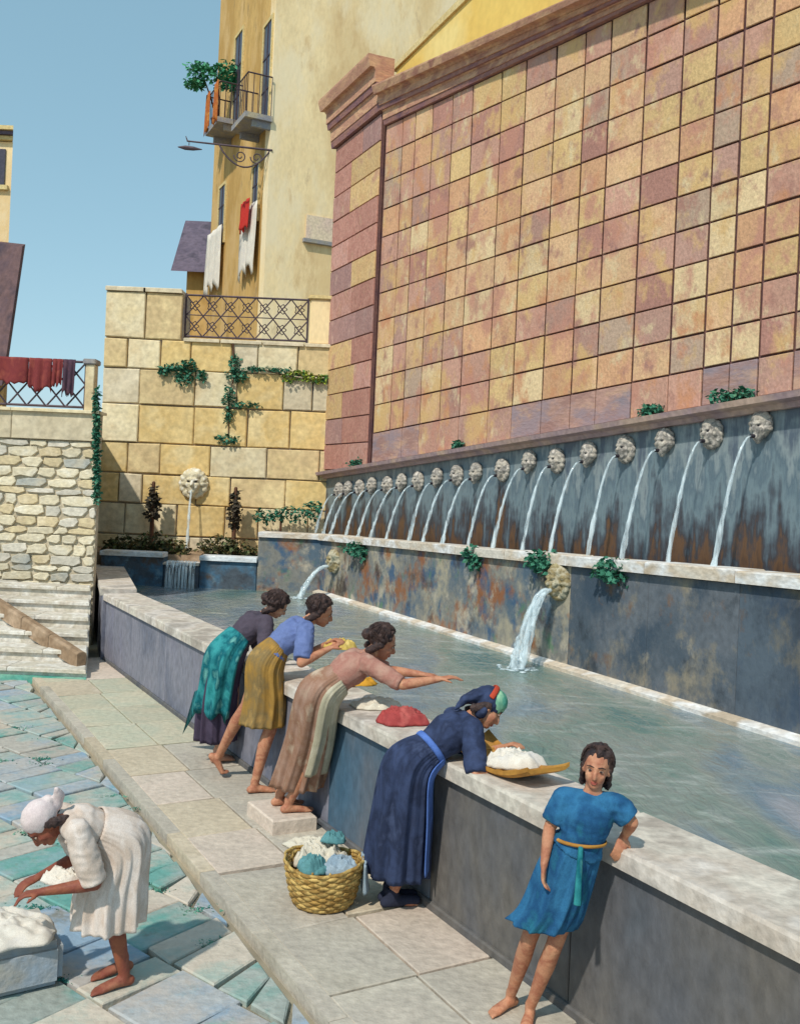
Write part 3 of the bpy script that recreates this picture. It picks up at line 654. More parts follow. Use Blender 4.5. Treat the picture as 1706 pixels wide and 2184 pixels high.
# sloping brown stone stringer against the wall
g = on_y(195, 1392, 13.0); h_ = on_y(-40, 1262, 15.2)
sg = thing('stair_stringer', V((g.x, 13.2, 0)), 'sloping brown stone kerb laid across the steps', 'kerb')
a, b = V((XL(12.8) - .12, 12.8, .22)), V((-7.4, 15.3, 1.20))
dv = (b - a).normalized(); sd_ = V((dv.y, -dv.x, 0)).normalized()
cutn = 6
for i in range(cutn):
    p, q = a + (b - a) * (i / cutn) + dv * .006, a + (b - a) * ((i + 1) / cutn) - dv * .006
    bm = BM(); loft(bm, [[c - sd_ * .07 - UP * .14, c + sd_ * .07 - UP * .14, c + sd_ * .07 + UP * .05, c + sd_ * .04 + UP * .075, c - sd_ * .04 + UP * .075, c - sd_ * .07 + UP * .05] for c in (p, q)]); bmesh.ops.recalc_face_normals(bm, faces=bm.faces)
    obj('stringer_stone', bm, STEPB, sg)
# upper railing on the rubble wall, with washing
YRR = YR + .12
a_, b_ = on_y(-150, 872, YRR).x, on_y(180, 872, YRR).x
zl0, zl1 = zT + .06, zT + .06
ztl, ztr = on_y(0, 795, YRR).z + .14, on_y(180, 772, YRR).z
rr = thing('lattice_railing', V(((a_ + b_) / 2, YRR, zT)), 'dark iron lattice railing hung with red washing above the rubble wall', 'railing')
lattice(rr, a_, b_, (zl0, zl1), (ztr, ztr), YRR, 8, False, False)
rp = thing('stone_post', V((on_y(200, 800, YRR).x, YRR, zT)), 'short pale stone post ending the lattice railing', 'post')
xa, xb = on_y(184, 800, YRR).x, on_y(203, 800, YRR).x
bm = BM(); box(bm, (xa, YRR - .05, zT), (xb, YRR + .15, ztr - .04)); bmesh.ops.bevel(bm, geom=bm.edges[:], offset=.01, segments=1, affect='EDGES'); obj('shaft', bm, YB[1], rp)
bm = BM(); box(bm, (xa - .04, YRR - .09, ztr - .039), (xb + .03, YRR + .19, ztr + .05)); bmesh.ops.bevel(bm, geom=bm.edges[:], offset=.015, segments=2, affect='EDGES'); obj('cap', bm, SILL, rp)
print('dims', zT, zt, zr, zc_, zc2, pz0, pz1, S_P, z_ledge(0), z_ledge(12), z_top(1.3), z_top(12), z_corn(1.3), z_corn(12))

# ================================================================== MASKS AND FALLING WATER
def mask_bm(bm, F, L, U, c, k, mane=False):
    """bearded stone head: F out of the wall, L sideways, U up, size k"""
    p = lambda f, l, u: V(c) + F * (f * k) + L * (l * k) + U * (u * k)
    ax = (F, L, U); e = lambda f, l, u, r: ell(bm, p(f, l, u), [q * k for q in r], ax, 12, 8)
    e(.10, 0, .05, (.34, .36, .44)); e(.22, 0, -.16, (.26, .28, .30)); e(.12, 0, .30, (.34, .38, .24))
    e(.44, 0, .13, (.08, .27, .06)); tube(bm, [p(.42, 0, .12), p(.52, 0, -.06)], [.05 * k, .085 * k], 8)
    for s in (-1, 1):
        e(.36, s * .19, -.07, (.12, .11, .10)); e(.05, s * .38, .0, (.10, .08, .14)); e(.38, s * .14, -.17, (.08, .11, .05))
    e(.30, 0, -.36, (.17, .17, .13)); e(.24, 0, -.46, (.13, .12, .14))
    for a in range(9):
        th = rad(-20 + a * 27.5); e(.12 + .02 * (a % 2), math.cos(th) * .40, .10 + math.sin(th) * .40, (.16, .13, .13))
    if mane:
        for a in range(14):
            th = rad(a * 25.7); e(.06, math.cos(th) * .47, -.03 + math.sin(th) * .50, (.14, .15, .15))
def mask_mesh(k, m, mane=False, voxel=.012):
    bm = BM(); mask_bm(bm, V((0, -1, 0)), V((1, 0, 0)), UP, V((0, 0, 0)), k, mane)
    o = remesh(bm, 'mask_face', m, voxel, 1); me = o.data; bpy.data.objects.remove(o); return me
FACE = [mask_mesh(.28, MASKST), mask_mesh(.27, MASKST, True)]
eye_bm = BM(); ell(eye_bm, (0, 0, 0), (.020, .008, .011), None, 8, 5)
EYE_ME = bpy.data.meshes.new('eye_hollow'); eye_bm.to_mesh(EYE_ME); eye_bm.free(); EYE_ME.materials.append(DARK)
def jet(p0, out, reach, drop, r0=.02, r1=.03, seg=8, n=26):
    bm = BM(); P, R = [], []
    for i in range(n + 1):
        f = i / n; q = f ** .62
        P.append(p0 + out * (reach * q) - UP * (drop * q * q) + V((random.uniform(-1, 1), random.uniform(-1, 1), 0)) * (.006 * f)); R.append((r0 + (r1 - r0) * f) * (1 + random.uniform(-.32, .32) * (.3 + f)))
    tube(bm, P, R, seg, rnd=True); return bm
rotW = M(((-WD.x, -WN.x, 0), (-WD.y, -WN.y, 0), (0, 0, 1)))      # local -Y -> wall normal
rotW = V((0, -1, 0)).rotation_difference(WN)
mx_ = [(1635, 913), (1527, 923), (1429, 945), (1343, 958), (1266, 971), (1196, 982), (1139, 987), (1080, 1002), (1025, 1010), (983, 1013), (942, 1020), (900, 1026), (866, 1030), (834, 1035), (802, 1037), (775, 1041), (751, 1044), (731, 1046)]
for i, q in enumerate(mx_):
    s, z = wpx(*q)
    z = min(z, z_ledge(s) - .24)
    c = wall(s, z, .045)
    t_ = thing('mask_spout', c, 'small carved stone face spouting a thin jet under the red wall ledge', 'mask', 'row of spouting stone faces above the trough')
    inst('mask_face', FACE[i % 2], c, t_, rotW)
    for sg_ in (-1, 1): inst('eye_hollow', EYE_ME, c + WN * .115 + WD * (sg_ * .039) + UP * .016, t_, rotW)
    m0 = c + WN * .10 - UP * .085
    bm = BM(); tube(bm, [m0 - WN * .04, m0 + WN * .07 - UP * .01], [.022, .02], 10, rnd=False); obj('spout_pipe', bm, DARK, t_)
    zl_ = 1.52
    obj('water_jet', jet(m0 + WN * .05, WN, random.uniform(.40, .52), m0.z - zl_, .010, .036), JET, t_, True)
s, z = wpx(1635, 913); s += 1.
for i in range(2):
    c = wall(s, z + .06, .045); t_ = thing('mask_spout', c, 'small carved stone face spouting a thin jet under the red wall ledge', 'mask', 'row of spouting stone faces above the trough')
    inst('mask_face', FACE[i % 2], c, t_, rotW); m0 = c + WN * .10 - UP * .085
    obj('water_jet', jet(m0, WN, .45, m0.z - 1.52, .013, .024), JET, t_, True); s += 1.05
# two bigger worn heads on the trough front
def big_mask(q, label, reach):
    c = on_plane(*q, B0 + WN * .02, WN); t_ = thing('trough_spout', c, label, 'mask')
    bm = BM(); mask_bm(bm, WN, -WD, UP, c - WN * .02, .35, True); remesh(bm, 'mask_face', MASKO, .013, 1, t_, .012, 22)
    m0 = c + WN * .15 - UP * .10
    for k in range(5):
        o = WD * ((k - 2) * .022)
        obj('water_jet', jet(m0 + o, (WN + WD * ((k - 2) * .05)).normalized(), reach + random.uniform(-.05, .05), m0.z - WATER_Z, .022, .05), JET, t_, True)
    bm = BM(); e = m0 + WN * reach; e.z = WATER_Z + .004
    for k in range(26):
        th = random.uniform(0, 6.28); r_ = random.uniform(.05, .26); ell(bm, e + V((math.cos(th) * r_, math.sin(th) * r_, random.uniform(0, .02))), (random.uniform(.02, .05), random.uniform(.02, .05), .012), None, 7, 4)
    obj('splash', bm, JET, t_, True, 'stuff')
big_mask((1192, 1240), 'worn pale stone head pouring a thick stream mid way along the trough', .38)
big_mask((714, 1196), 'ochre stone head pouring water by the corner of the low basin', .50)
# lion head on the ashlar wall
c = on_y(414, 1030, YW - .03); t_ = thing('wall_mask', c, 'round white stone head with a mane on the yellow wall', 'mask')
bm = BM(); mask_bm(bm, V((0, -1, 0)), V((1, 0, 0)), UP, c + V((0, .0, 0)), .52, True); remesh(bm, 'mask_face', MASKW, .018, 1, t_, .01, 20)
for sg_ in (-1, 1):
    bm = BM(); ell(bm, c + V((sg_ * .075, -.215, .03)), (.036, .02, .022), None, 8, 5); obj('eye_hollow', bm, DARK, t_)
m0 = c + V((0, -.2, -.14)); obj('water_jet', jet(m0, V((0, -1, 0)), .25, m0.z - zc_ + .1, .018, .04), JET, t_, True)

# ================================================================== HOUSES
hb = on_y(577, 300, 25.2); hb.z = 0
HL = V((-.4384, .8988, 0)); HR = V((.8988, .4384, 0)); HLN = V((-.8988, -.4384, 0)); HRN = V((.4384, -.8988, 0))
pl = on_plane(458, 300, hb, HLN); wl_ = (pl - hb).dot(HL)
yh = thing('yellow_house', hb + UP * 5.2, 'tall yellow plaster house with narrow windows behind the iron railing', 'house')
Z0, Z1 = 5.1, 19.
core = obj('side_wall', prism([hb + UP * Z0, hb + HL * wl_ + UP * Z0, hb + HL * wl_ - HLN * .5 + UP * Z0, hb - HLN * .5 + HR * .02 + UP * Z0], UP * (Z1 - Z0)), PLASTD, yh)
frontw = obj('front_wall', prism([hb + UP * Z0 + HRN * .03 + HLN * .02, hb + HR * 13 + UP * Z0 + HRN * .03, hb + HR * 13 - HRN * 4 + UP * Z0, hb - HRN * .4 + UP * Z0 + HLN * .02], UP * (Z1 - Z0)), PLAST, yh)
def lf(px, py, o=0.): return on_plane(px, py, hb + HLN * o, HLN)
def quad_on(px0, px1, y0a, y1a, N, A, fn, o):
    """rect on a facade between pixel columns and rows"""
    a, b = fn((px0), (y0a + y1a) / 2), fn((px1), (y0a + y1a) / 2); zt_, zb_ = fn((px0 + px1) / 2, y0a).z, fn((px0 + px1) / 2, y1a).z
    ta, tb = (a - hb).dot(A), (b - hb).dot(A); ta, tb = min(ta, tb), max(ta, tb)
    return ta, tb, zb_, zt_
def window(parent, px0, px1, y0a, y1a):
    ta, tb, zb_, zt_ = quad_on(px0, px1, y0a, y1a, HLN, HL, lf, 0)
    fr = (hb.copy(), HL, HLN, UP)
    w_ = BM(); box(w_, (ta, .003, zb_), (tb, .035, zt_), fr); win = obj('window', w_, GLASS, parent)
    f = BM(); g = .09
    box(f, (ta - g, .002, zb_), (ta, .06, zt_ + g), fr); box(f, (tb, .002, zb_), (tb + g, .06, zt_ + g), fr); box(f, (ta, .002, zt_), (tb, .06, zt_ + g), fr)
    obj('frame', f, TRIM, win)
    f = BM(); m_ = (ta + tb) / 2; box(f, (m_ - .02, .036, zb_), (m_ + .02, .05, zt_), fr)
    for q in (.33, .66): z_ = zb_ + (zt_ - zb_) * q; box(f, (ta, .036, z_ - .02), (tb, .05, z_ + .02), fr)
    obj('glazing_bar', f, IRON, win)
    return ta, tb, zb_, zt_, fr
def balcony(parent, ta, tb, zb_, fr, depth=.75, h=1.0):
    f = BM(); box(f, (ta - .3, .004, zb_ - .16), (tb + .3, depth, zb_ - .02), fr); bal = obj('balcony', f, SILL, parent)
    for q in (ta - .2, tb + .15):
        f = BM(); box(f, (q, .004, zb_ - .34), (q + .1, depth * .7, zb_ - .161), fr); obj('corbel', f, SILL, bal)
    f = BM(); o, A, N_, _ = fr
    P = [(ta - .27, .05), (ta - .27, depth - .05), (tb + .27, depth - .05), (tb + .27, .05)]
    pt = lambda t_, d_, z_: o + A * t_ + N_ * d_ + UP * z_
    for (a, b), (c_, d_) in zip(P, P[1:]):
        rail_mesh(f, pt(a, b, zb_ + h), pt(c_, d_, zb_ + h), .02)
        L_ = max(1, int((V((a, b)) - V((c_, d_))).length / .14))
        for k in range(L_ + 1): rail_mesh(f, pt(a + (c_ - a) * k / L_, b + (d_ - b) * k / L_, zb_ - .02), pt(a + (c_ - a) * k / L_, b + (d_ - b) * k / L_, zb_ + h), .010, 4)
    obj('railing', f, IRON, bal)
    return pt
w1 = window(yh, 502, 517, 78, 268); w2 = window(yh, 563, 579, 55, 258)
pt1 = balcony(yh, w1[0], w1[1], w1[2], w1[4]); pt2 = balcony(yh, w2[0], w2[1], w2[2], w2[4])
w3 = window(yh, 541, 553, 355, 475); w4 = window(yh, 469, 481, 400, 520)
# faded plaque on the front
def ff(px, py): return on_plane(px, py, hb + HRN * .03, HRN)
a, b = ff(652, 490), ff(708, 490); zt_, zb_ = ff(680, 462).z, ff(680, 512).z
ta, tb = (a - hb).dot(HR), (b - hb).dot(HR); fr = (hb + HRN * .03, HR, HRN, UP)
f = BM(); box(f, (ta, .002, zb_), (tb, .04, zt_), fr); plq = obj('blind_window', f, mat('plaque_pink', [X('e0cdb0'), X('d8bfae')], 2, bump=.2), yh)
f = BM(); box(f, (ta - .08, .002, zb_ - .12), (tb + .08, .12, zb_ - .02), fr); obj('sill', f, SILL, plq)
# base course of the side wall
f = BM(); box(f, (0, .003, Z0), (wl_ - .01, .06, Z0 + .5), (hb.copy(), HL, HLN, UP)); obj('plinth', f, TRIM, yh)
# wrought iron lamp bracket
z_ = lf(575, 312, .1).z; tb0 = (lf(577, 312) - hb).dot(HL)
br = thing('lamp_bracket', hb + HL * tb0 + UP * z_, 'scrolled wrought iron bracket reaching out from the yellow house', 'bracket')
o = hb + HL * tb0 + UP * z_; dirb = on_plane(400, 300, o, V((0, 1, 0))); dv = (dirb - o); L_ = dv.length; dv.normalize()
bm = BM(); tube(bm, [o - dv * .03, o + dv * L_], [.03, .022], 8); tube(bm, [o + dv * L_, o + dv * (L_ + .05) + UP * .12], [.02, .01], 6); obj('arm', bm, IRON, br)
def curl(pts, r): bm = BM(); tube(bm, pts, [r] * len(pts), 6); return bm
pts = [o + dv * (L_ * .62 * (1 - f)) - UP * (.52 * math.sin(math.pi * min(1, f * 1.0)) ** .8) for f in [i / 14 for i in range(15)]]
obj('scroll', curl(pts, .022), IRON, br)
for cx, sg_ in ((.16, 1), (.36, -1)):
    pts = [o + dv * (L_ * cx + .17 * (1 - f * .75) * math.cos(sg_ * f * 9) ) - UP * (.24 + .17 * (1 - f * .75) * math.sin(f * 9)) for f in [i / 20 for i in range(21)]]
    obj('scroll', curl(pts, .016), IRON, br)
bm = BM(); e_ = o + dv * (L_ * .98) - UP * .18; tube(bm, [e_ + UP * .16, e_ + UP * .08], [.01, .012], 6); tube(bm, [e_ + dv * .28, e_ + dv * .1 , e_ - dv * .12, e_ - dv * .34], [.015, .06, .055, .012], 8); obj('finial', bm, IRON, br)
# small slate-roofed house behind
h2 = thing('slate_house', V((on_y(425, 600, 31).x, 31, 5.2)), 'low house with a steep dark slate roof behind the yellow house', 'house')
a, b = on_y(398, 600, 31), on_y(475, 600, 31); ze, zr2 = on_y(395, 578, 30.6).z, on_y(410, 474, 32.5).z
bm = BM(); box(bm, (a.x, 31, 5.0), (b.x + 1, 34, ze + .3)); obj('wall', bm, PLASTD, h2)
r0, r1 = on_y(364, 580, 30.6), on_y(394, 474, 32.6)
bm = prism([V((r0.x, 30.6, ze)), V((b.x + 1, 30.6, ze)), V((b.x + 1, 32.6, zr2)), V((r1.x, 32.6, zr2))], V((0, .12, .12))); obj('roof', bm, ROOFD, h2)
bm = prism([V((r0.x + .1, 34.6, ze)), V((b.x + 1, 34.6, ze)), V((b.x + 1, 32.75, zr2 + .08)), V((r1.x + .02, 32.75, zr2 + .08))], V((0, -.12, -.12))); obj('roof', bm, ROOFD, h2)
# pale yellow corner house and dark shed roof at far left
h3 = thing('cornice_house', V((on_y(0, 600, 24).x - 2, 24, 3.65)), 'cream yellow house with stone cornice beside the lattice railing', 'house')
xe = on_y(19, 500, 24).x; ztp_ = on_y(10, 276, 24).z
bk = xe * 29 / 24 - .25
bm = prism([V((xe - 6, 24, 3.4)), V((xe, 24, 3.4)), V((bk, 29, 3.4)), V((xe - 6, 29, 3.4))], UP * (ztp_ - .3 - 3.4)); obj('wall', bm, PLAST, h3)
for z_, o_, h_ in ((ztp_ - .28, .12, .1), (ztp_ - .17, .2, .08), (ztp_ - .08, .28, .1)):
    bm = prism([V((xe - 6.1, 24 - o_, z_)), V((xe + o_ * .4, 24 - o_, z_)), V((bk + o_ * .4, 29, z_)), V((xe - 6.1, 29, z_))], UP * (h_ - .004)); obj('cornice', bm, TRIM if o_ != .2 else ROOFD, h3)
za_, zb_ = on_y(8, 395, 24).z, on_y(8, 318, 24).z
for dx in (0, -1.9, -3.8):
    bm = BM(); box(bm, (xe - .75 + dx, 23.96, za_), (xe - .16 + dx, 23.997, zb_)); wv = obj('window', bm, GLASS, h3)
    bm = BM(); box(bm, (xe - .85 + dx, 23.9, za_ - .12), (xe - .06 + dx, 23.998, za_ - .01)); obj('sill', bm, TRIM, wv)
h4 = thing('shed_roof', V((on_y(-20, 850, 20).x, 20.5, 3.65)), 'steep dark brown lean-to roof beside the terrace', 'shed')
A = on_y(48, 524, 22); B_ = on_y(22, 512, 22); C_ = on_y(-50, 835, 20.2); D_ = on_y(4, 822, 20.2)
RB = mat('roof_brown', [X('5c4a50'), X('6c5454'), X('4c4048')], 2.5, (1, 1, .4), .85, .4, 12)
bm = prism([A, B_ + V((-1.5, 0, 0)), C_ + V((-1.5, 0, 0)), D_], V((.0, .16, .08))); obj('roof', bm, RB, h4)
bm = prism([V((A.x - .25, 22.1, 3.6)), V((A.x - .25, 22.1, A.z - .12)), V((D_.x - .1, 20.5, D_.z - .1)), V((D_.x - .1, 20.5, 3.6))], V((-3, 0, 0))); obj('wall', bm, PLASTD, h4)

# ================================================================== PLANTS
def leaves(bm, c, r, n, size, hang=0.):
    c = V(c)
    for _ in range(n):
        while True:
            d = V((random.uniform(-1, 1), random.uniform(-1, 1), random.uniform(-1, 1)))
            if d.length < 1 and d.length > random.random() * .6: break
        p = c + V((d.x * r[0], d.y * r[1], d.z * r[2])); p.z -= hang * abs(d.x) * random.random()
        s = size * random.uniform(.4, 1.45)
        a = V((random.uniform(-1, 1), random.uniform(-1, 1), random.uniform(-1, .4))).normalized(); b = a.cross(V((random.uniform(-1, 1), random.uniform(-1, 1), 1))).normalized()
        v = [bm.verts.new(q) for q in (p, p + a * s * .5 + b * s * .36, p + a * s, p + a * s * .5 - b * s * .36)]
        bm.faces.new(v)
def plant(name, label, cat, clumps, m, size, stem=None, base=None, group=None, dens=1.):
    c0_ = V(clumps[0][0]); t_ = thing(name, base or c0_, label, cat, group)
    bm = BM()
    for c, r in clumps: leaves(bm, c, r, int(dens * 900 * (r[0] * r[2]) ** .55 / (size / .07) ** 1.2) + 14, size)
    obj('foliage', bm, m, t_, kind='stuff')
    bm = BM()
    for pts, r in (stem or [([V(clumps[0][0]) + V((0, .03, .02)), V(clumps[-1][0]) + V((0, .02, -.1))], .012)]):
        tube(bm, pts, [r * (1 - .5 * i / len(pts)) for i in range(len(pts))], 6)
    obj('stem', bm, BARK, t_); return t_
def yc(px, py, rx, rz, d=.08, ry=.10): return (on_y(px, py, YW - d), (rx, ry, rz))
PXY = YW / FPX
plant('ivy_plant', 'bushy dark green ivy clump below the left end of the iron railing', 'ivy', [yc(378, 788, .30, .17), yc(402, 780, .2, .16), yc(392, 806, .22, .14), yc(350, 790, .12, .1), yc(430, 800, .1, .12)], IVY, .085)
plant('ivy_plant', 'long ivy vine trailing down the middle of the yellow wall', 'ivy', [yc(500, 775, .12, .2), yc(505, 800, .26, .17), yc(488, 845, .14, .25), yc(525, 862, .3, .07), yc(487, 885, .10, .16), yc(484, 935, .26, .09)], IVY, .08,
      [([on_y(497, 725, YW - .05), on_y(500, 800, YW - .06), on_y(488, 850, YW - .06), on_y(487, 930, YW - .06)], .016)])
plant('ivy_plant', 'yellow green creeper hanging along a joint near the red pilaster', 'creeper', [yc(618, 804, .16, .11), yc(645, 800, .24, .13), yc(668, 808, .22, .09), yc(690, 806, .12, .08)], LIME, .075)
plant('ivy_plant', 'thin strip of moss green leaves under the railing wall cap', 'ivy', [yc(540, 785, .2, .05), yc(570, 786, .26, .05), yc(600, 788, .22, .05)], IVY, .06)
plant('moss_strip', 'tall strip of teal moss where the yellow wall meets the rubble wall', 'moss', [(on_y(206, y_, 15.5), (.05, .05, .16)) for y_ in range(845, 1060, 26)], IVY, .06, dens=1.6)
for (s_, o_, w_, lab) in ((wpx(768, 972)[0], .1, .26, 'small green tuft on the ledge at the foot of the pilaster'), (wpx(985, 905)[0], .08, .12, 'tiny green weed sprouting from the ledge between tiles'),
                          (wpx(1395, 885)[0], .1, .18, 'green weed tuft on the stained course above the masks'), (wpx(1560, 858)[0], .1, .3, 'wide green weed growing on the ledge under the peach tiles')):
    c = wall(s_, z_ledge(s_) + .11, o_ + .02); plant('wall_weed', lab, 'weed', [(c, (w_ * .6, .08, .08)), (c + WD * w_ * .5, (w_ * .5, .08, .06)), (c + WD * w_ + UP * .03, (w_ * .4, .06, .05))], IVY, .06)
def bc(px, py, o=.05): return on_plane(px, py, B0 + WN * o, WN)
for q, w_, lab in (((770, 1165), .5, 'teal fern spilling over the trough edge beside the ochre head'), ((1010, 1178), .2, 'small fern tuft on the trough coping'), ((1165, 1190), .38, 'bright green fern on the trough coping above the thick stream'), ((1310, 1205), .3, 'low moss patch along the pale trough coping')):
    c = bc(*q); plant('fern', lab, 'fern', [(c, (w_ * .6, .12, .10)), (c - WD * w_ * .5 - UP * .06, (w_ * .5, .10, .12)), (c - UP * .12 + WD * .1, (w_ * .4, .08, .1))], IVY, .075)
# shrubs and little cypresses in the bed of the low basin
def bed(px, py, d=19.1): return on_y(px, py, d)
for px, w_, h_, lab in ((270, .38, .2, 'brown green shrub at the left end of the planting bed'), (330, .42, .26, 'rounded olive shrub behind the white basin coping'), (375, .3, .18, 'low brown shrub beside the lion head jet'), (470, .34, .26, 'dark shrub right of the lion head jet'), (515, .32, .2, 'reddish brown shrub beside the raised trough end')):
    c = bed(px, 1138); c.z = zc_ - .06 + h_ * .75
    plant('shrub', lab, 'shrub', [(c, (w_, .28, h_)), (c + V((.2, -.12, -.06)), (w_ * .6, .2, h_ * .7)), (c + V((-.22, -.1, -.05)), (w_ * .6, .2, h_ * .7))], BUSH, .085, [([V((c.x, c.y, zc_ - .1)), c], .03)], V((c.x, c.y, zc_ - .06)), 'shrubs in the planting bed', 1.3)
for px, y0_, y1_, lab in ((327, 1030, 1072, 'slim dark cypress sapling left of the lion head'), (502, 1042, 1088, 'slim dark cypress sapling right of the lion head')):
    c = bed(px, (y0_ + y1_) / 2, 19.9); h_ = (y1_ - y0_) / 2 * 19.9 / FPX; b_ = V((c.x, c.y, zc_ - .1))
    t_ = plant('cypress_sapling', lab, 'tree', [(c, (.07, .07, h_)), (c - UP * h_ * .6, (.11, .10, h_ * .7)), (c - UP * h_ * 1.3, (.14, .12, h_ * .7)), (c - UP * h_ * 2.1, (.12, .11, h_ * .6))], CYP, .10, [([b_, c + UP * h_], .05)], b_, None, 1.3)
c = bed(600, 1095, 20.0)
plant('shrub', 'wide teal shrub against the wall beside the first water jet', 'shrub', [(c + V((-.3, 0, -.05)), (.3, .15, .14)), (c + V((.2, 0, 0)), (.4, .15, .18)), (c + V((.65, 0, .1)), (.2, .12, .22))], IVY, .085, [([V((c.x, c.y, zc_ - .1)), c], .03)], V((c.x, c.y, zc_ - .06)), None, 1.2)
# balcony plant
o_, A_, N_, _ = w1[4]; zb1 = w1[2]; tm = (w1[0] + w1[1]) / 2
c = pt1(w1[1] + .1, .55, zb1 + 1.6)
pp_ = thing('balcony_plant', pt1(w1[1] + .0, .5, zb1), 'leafy green plant growing over the upper balcony rail', 'plant')
bm = BM()
for d_, r_ in (((0, 0, 0), (.5, .4, .32)), ((-.35, -.1, .1), (.35, .3, .22)), ((.3, 0, .12), (.4, .3, .3)), ((-.5, 0, -.2), (.3, .25, .12)), ((.45, 0, -.2), (.3, .25, .2))): leaves(bm, c + V(d_) * 1.25, (r_[0] * 1.2, r_[1], r_[2] * 1.15), 170, .15)
obj('foliage', bm, BALC, pp_, kind='stuff')
bm = BM(); b_ = pt1(w1[1] + .0, .5, zb1 - .019); tube(bm, [b_, b_ + UP * .32], [.13, .18], 12, rnd=False); obj('pot', bm, mat('terracotta', [X('a8603c'), X('b87048')], 4), pp_)
bm = BM(); tube(bm, [b_ + UP * .3, b_ + UP * .8 + V((.05, 0, 0)), c], [.04, .03, .02], 6); tube(bm, [b_ + UP * .3, b_ + UP * .9 + V((-.2, 0, 0)), c + V((-.4, 0, 0))], [.03, .025, .015], 6); obj('stem', bm, BARK, pp_)

# ================================================================== CLOTHS
def drape(pts_top, drop, m, name, label, cat, nrm, sway=.05, parent=None, seed=1, group=None, taper=.0, thick=.012, rag=.12):
    """cloth hung from a line of top points"""
    rnd_ = random.Random(seed); n = 14; k = 10; bm = BM(); nrm = V(nrm); a, b = V(pts_top[0]), V(pts_top[1]); ph = rnd_.uniform(0, 6)
    rag_ = [rnd_.uniform(-rag, rag) for _ in range(n + 1)]
    grid = []
    for j in range(k + 1):
        f = j / k; row = []
        for i in range(n + 1):
            g = i / n; gg = .5 + (g - .5) * (1 - taper * f)
            p = a + (b - a) * gg - UP * (drop * (1 + rag_[i]) * f) + nrm * (.03 + sway * (math.sin(g * 15 + ph + f) * (.3 + .7 * f)) * .6 + sway * .5 * f)
            row.append(bm.verts.new(p))
        grid.append(row)
    for j in range(k):
        for i in range(n): bm.faces.new((grid[j][i], grid[j][i + 1], grid[j + 1][i + 1], grid[j + 1][i]))
    bmesh.ops.recalc_face_normals(bm, faces=bm.faces)
    bmesh.ops.solidify(bm, geom=bm.faces[:], thickness=thick)
    o_ = obj(name, bm, m, parent, True)
    if label: tag(o_, label, cat, group)
    return o_
CW = cloth('cloth_white', 'e8e4da', 'dcd4c8', 'd0ccc8'); CR = cloth('cloth_red', 'c04038', 'b83430'); CMA = cloth('cloth_maroon', '8c4440', '7c3a3c', '9c5448')
CPU = cloth('cloth_plum', '5c4450', '4c3a48', '6c4c54'); COR = cloth('cloth_orange', 'c07c3c', 'a85c34', 'd09850'); CBL = cloth('cloth_blue_grey', '8ca0b0', '9cacb8', '7c94a8'); CTE = cloth('cloth_teal', '4c7c84', '5c8c90', '6c9ca4')
CPK = cloth('cloth_rose', 'b4504c', '9c4444', 'c87068'); CYE = cloth('cloth_yellow', 'd8c074', 'ccae5c', 'e0d090'); CGO = cloth('cloth_gold', 'd09a38', 'c08a30'); CLI = cloth('cloth_linen', 'd8d0c0', 'ccc4b4', 'e0dccc')
for (x0, x1, yt, yb, m, lab, sd__) in ((-60, 62, 797, 838, CMA, 'dark red cloth hung over the lattice railing beside the house', 3), (64, 112, 788, 842, CMA, 'rust red blanket drying in the middle of the lattice railing', 4), (113, 136, 786, 828, CPU if 0 else CMA, 'narrow red towel drying on the lattice railing', 5), (137, 163, 780, 842, CPU, 'dark plum cloth drying at the end of the lattice railing', 6)):
    a, b = on_y(x0, yt, YRR - .04), on_y(x1, yt - 2, YRR - .04); a.z = b.z = ztr + .025
    drape((a, b), (yb - yt) * YRR / FPX + .1, m, 'drying_cloth', lab, 'cloth', (0, -1, 0), .05, None, sd__)
for q0, q1, lab, sd_n in ((w1[1] + .27, w1[1] - .12, 'orange cloth hanging on the outer side of the upper balcony rail', 8), (w1[0] + .10, w1[0] - .26, 'orange brown cloth hanging beside the upper window', 13)):
    a = pt1(q0, .73, zb1 + 1.03); b = pt1(q1, .73, zb1 + 1.03)
    drape((a, b), 1.12, COR, 'hanging_cloth', lab, 'cloth', N_, .05, None, sd_n)
def fac(px0, px1, y0_, y1_, m, lab, sd__, tp=.0):
    a, b = lf(px0, y0_, .10), lf(px1, y0_, .10); a.z = b.z = lf((px0 + px1) / 2, y0_, .1).z
    return drape((a, b), lf(px0, y0_, .1).z - lf(px0, y1_, .1).z, m, 'hanging_cloth', lab, 'cloth', HLN, .09, None, sd__, None, tp)
fac(518, 550, 440, 575, CW, 'long white sheet hung from the lower right window of the yellow house', 11)
a_ = fac(528, 545, 430, 490, CR, 'narrow red cloth hung over the white sheet', 12); a_.location = HLN * .14
fac(447, 474, 490, 610, CW, 'white sheet hung under the lower left window of the yellow house', 13)
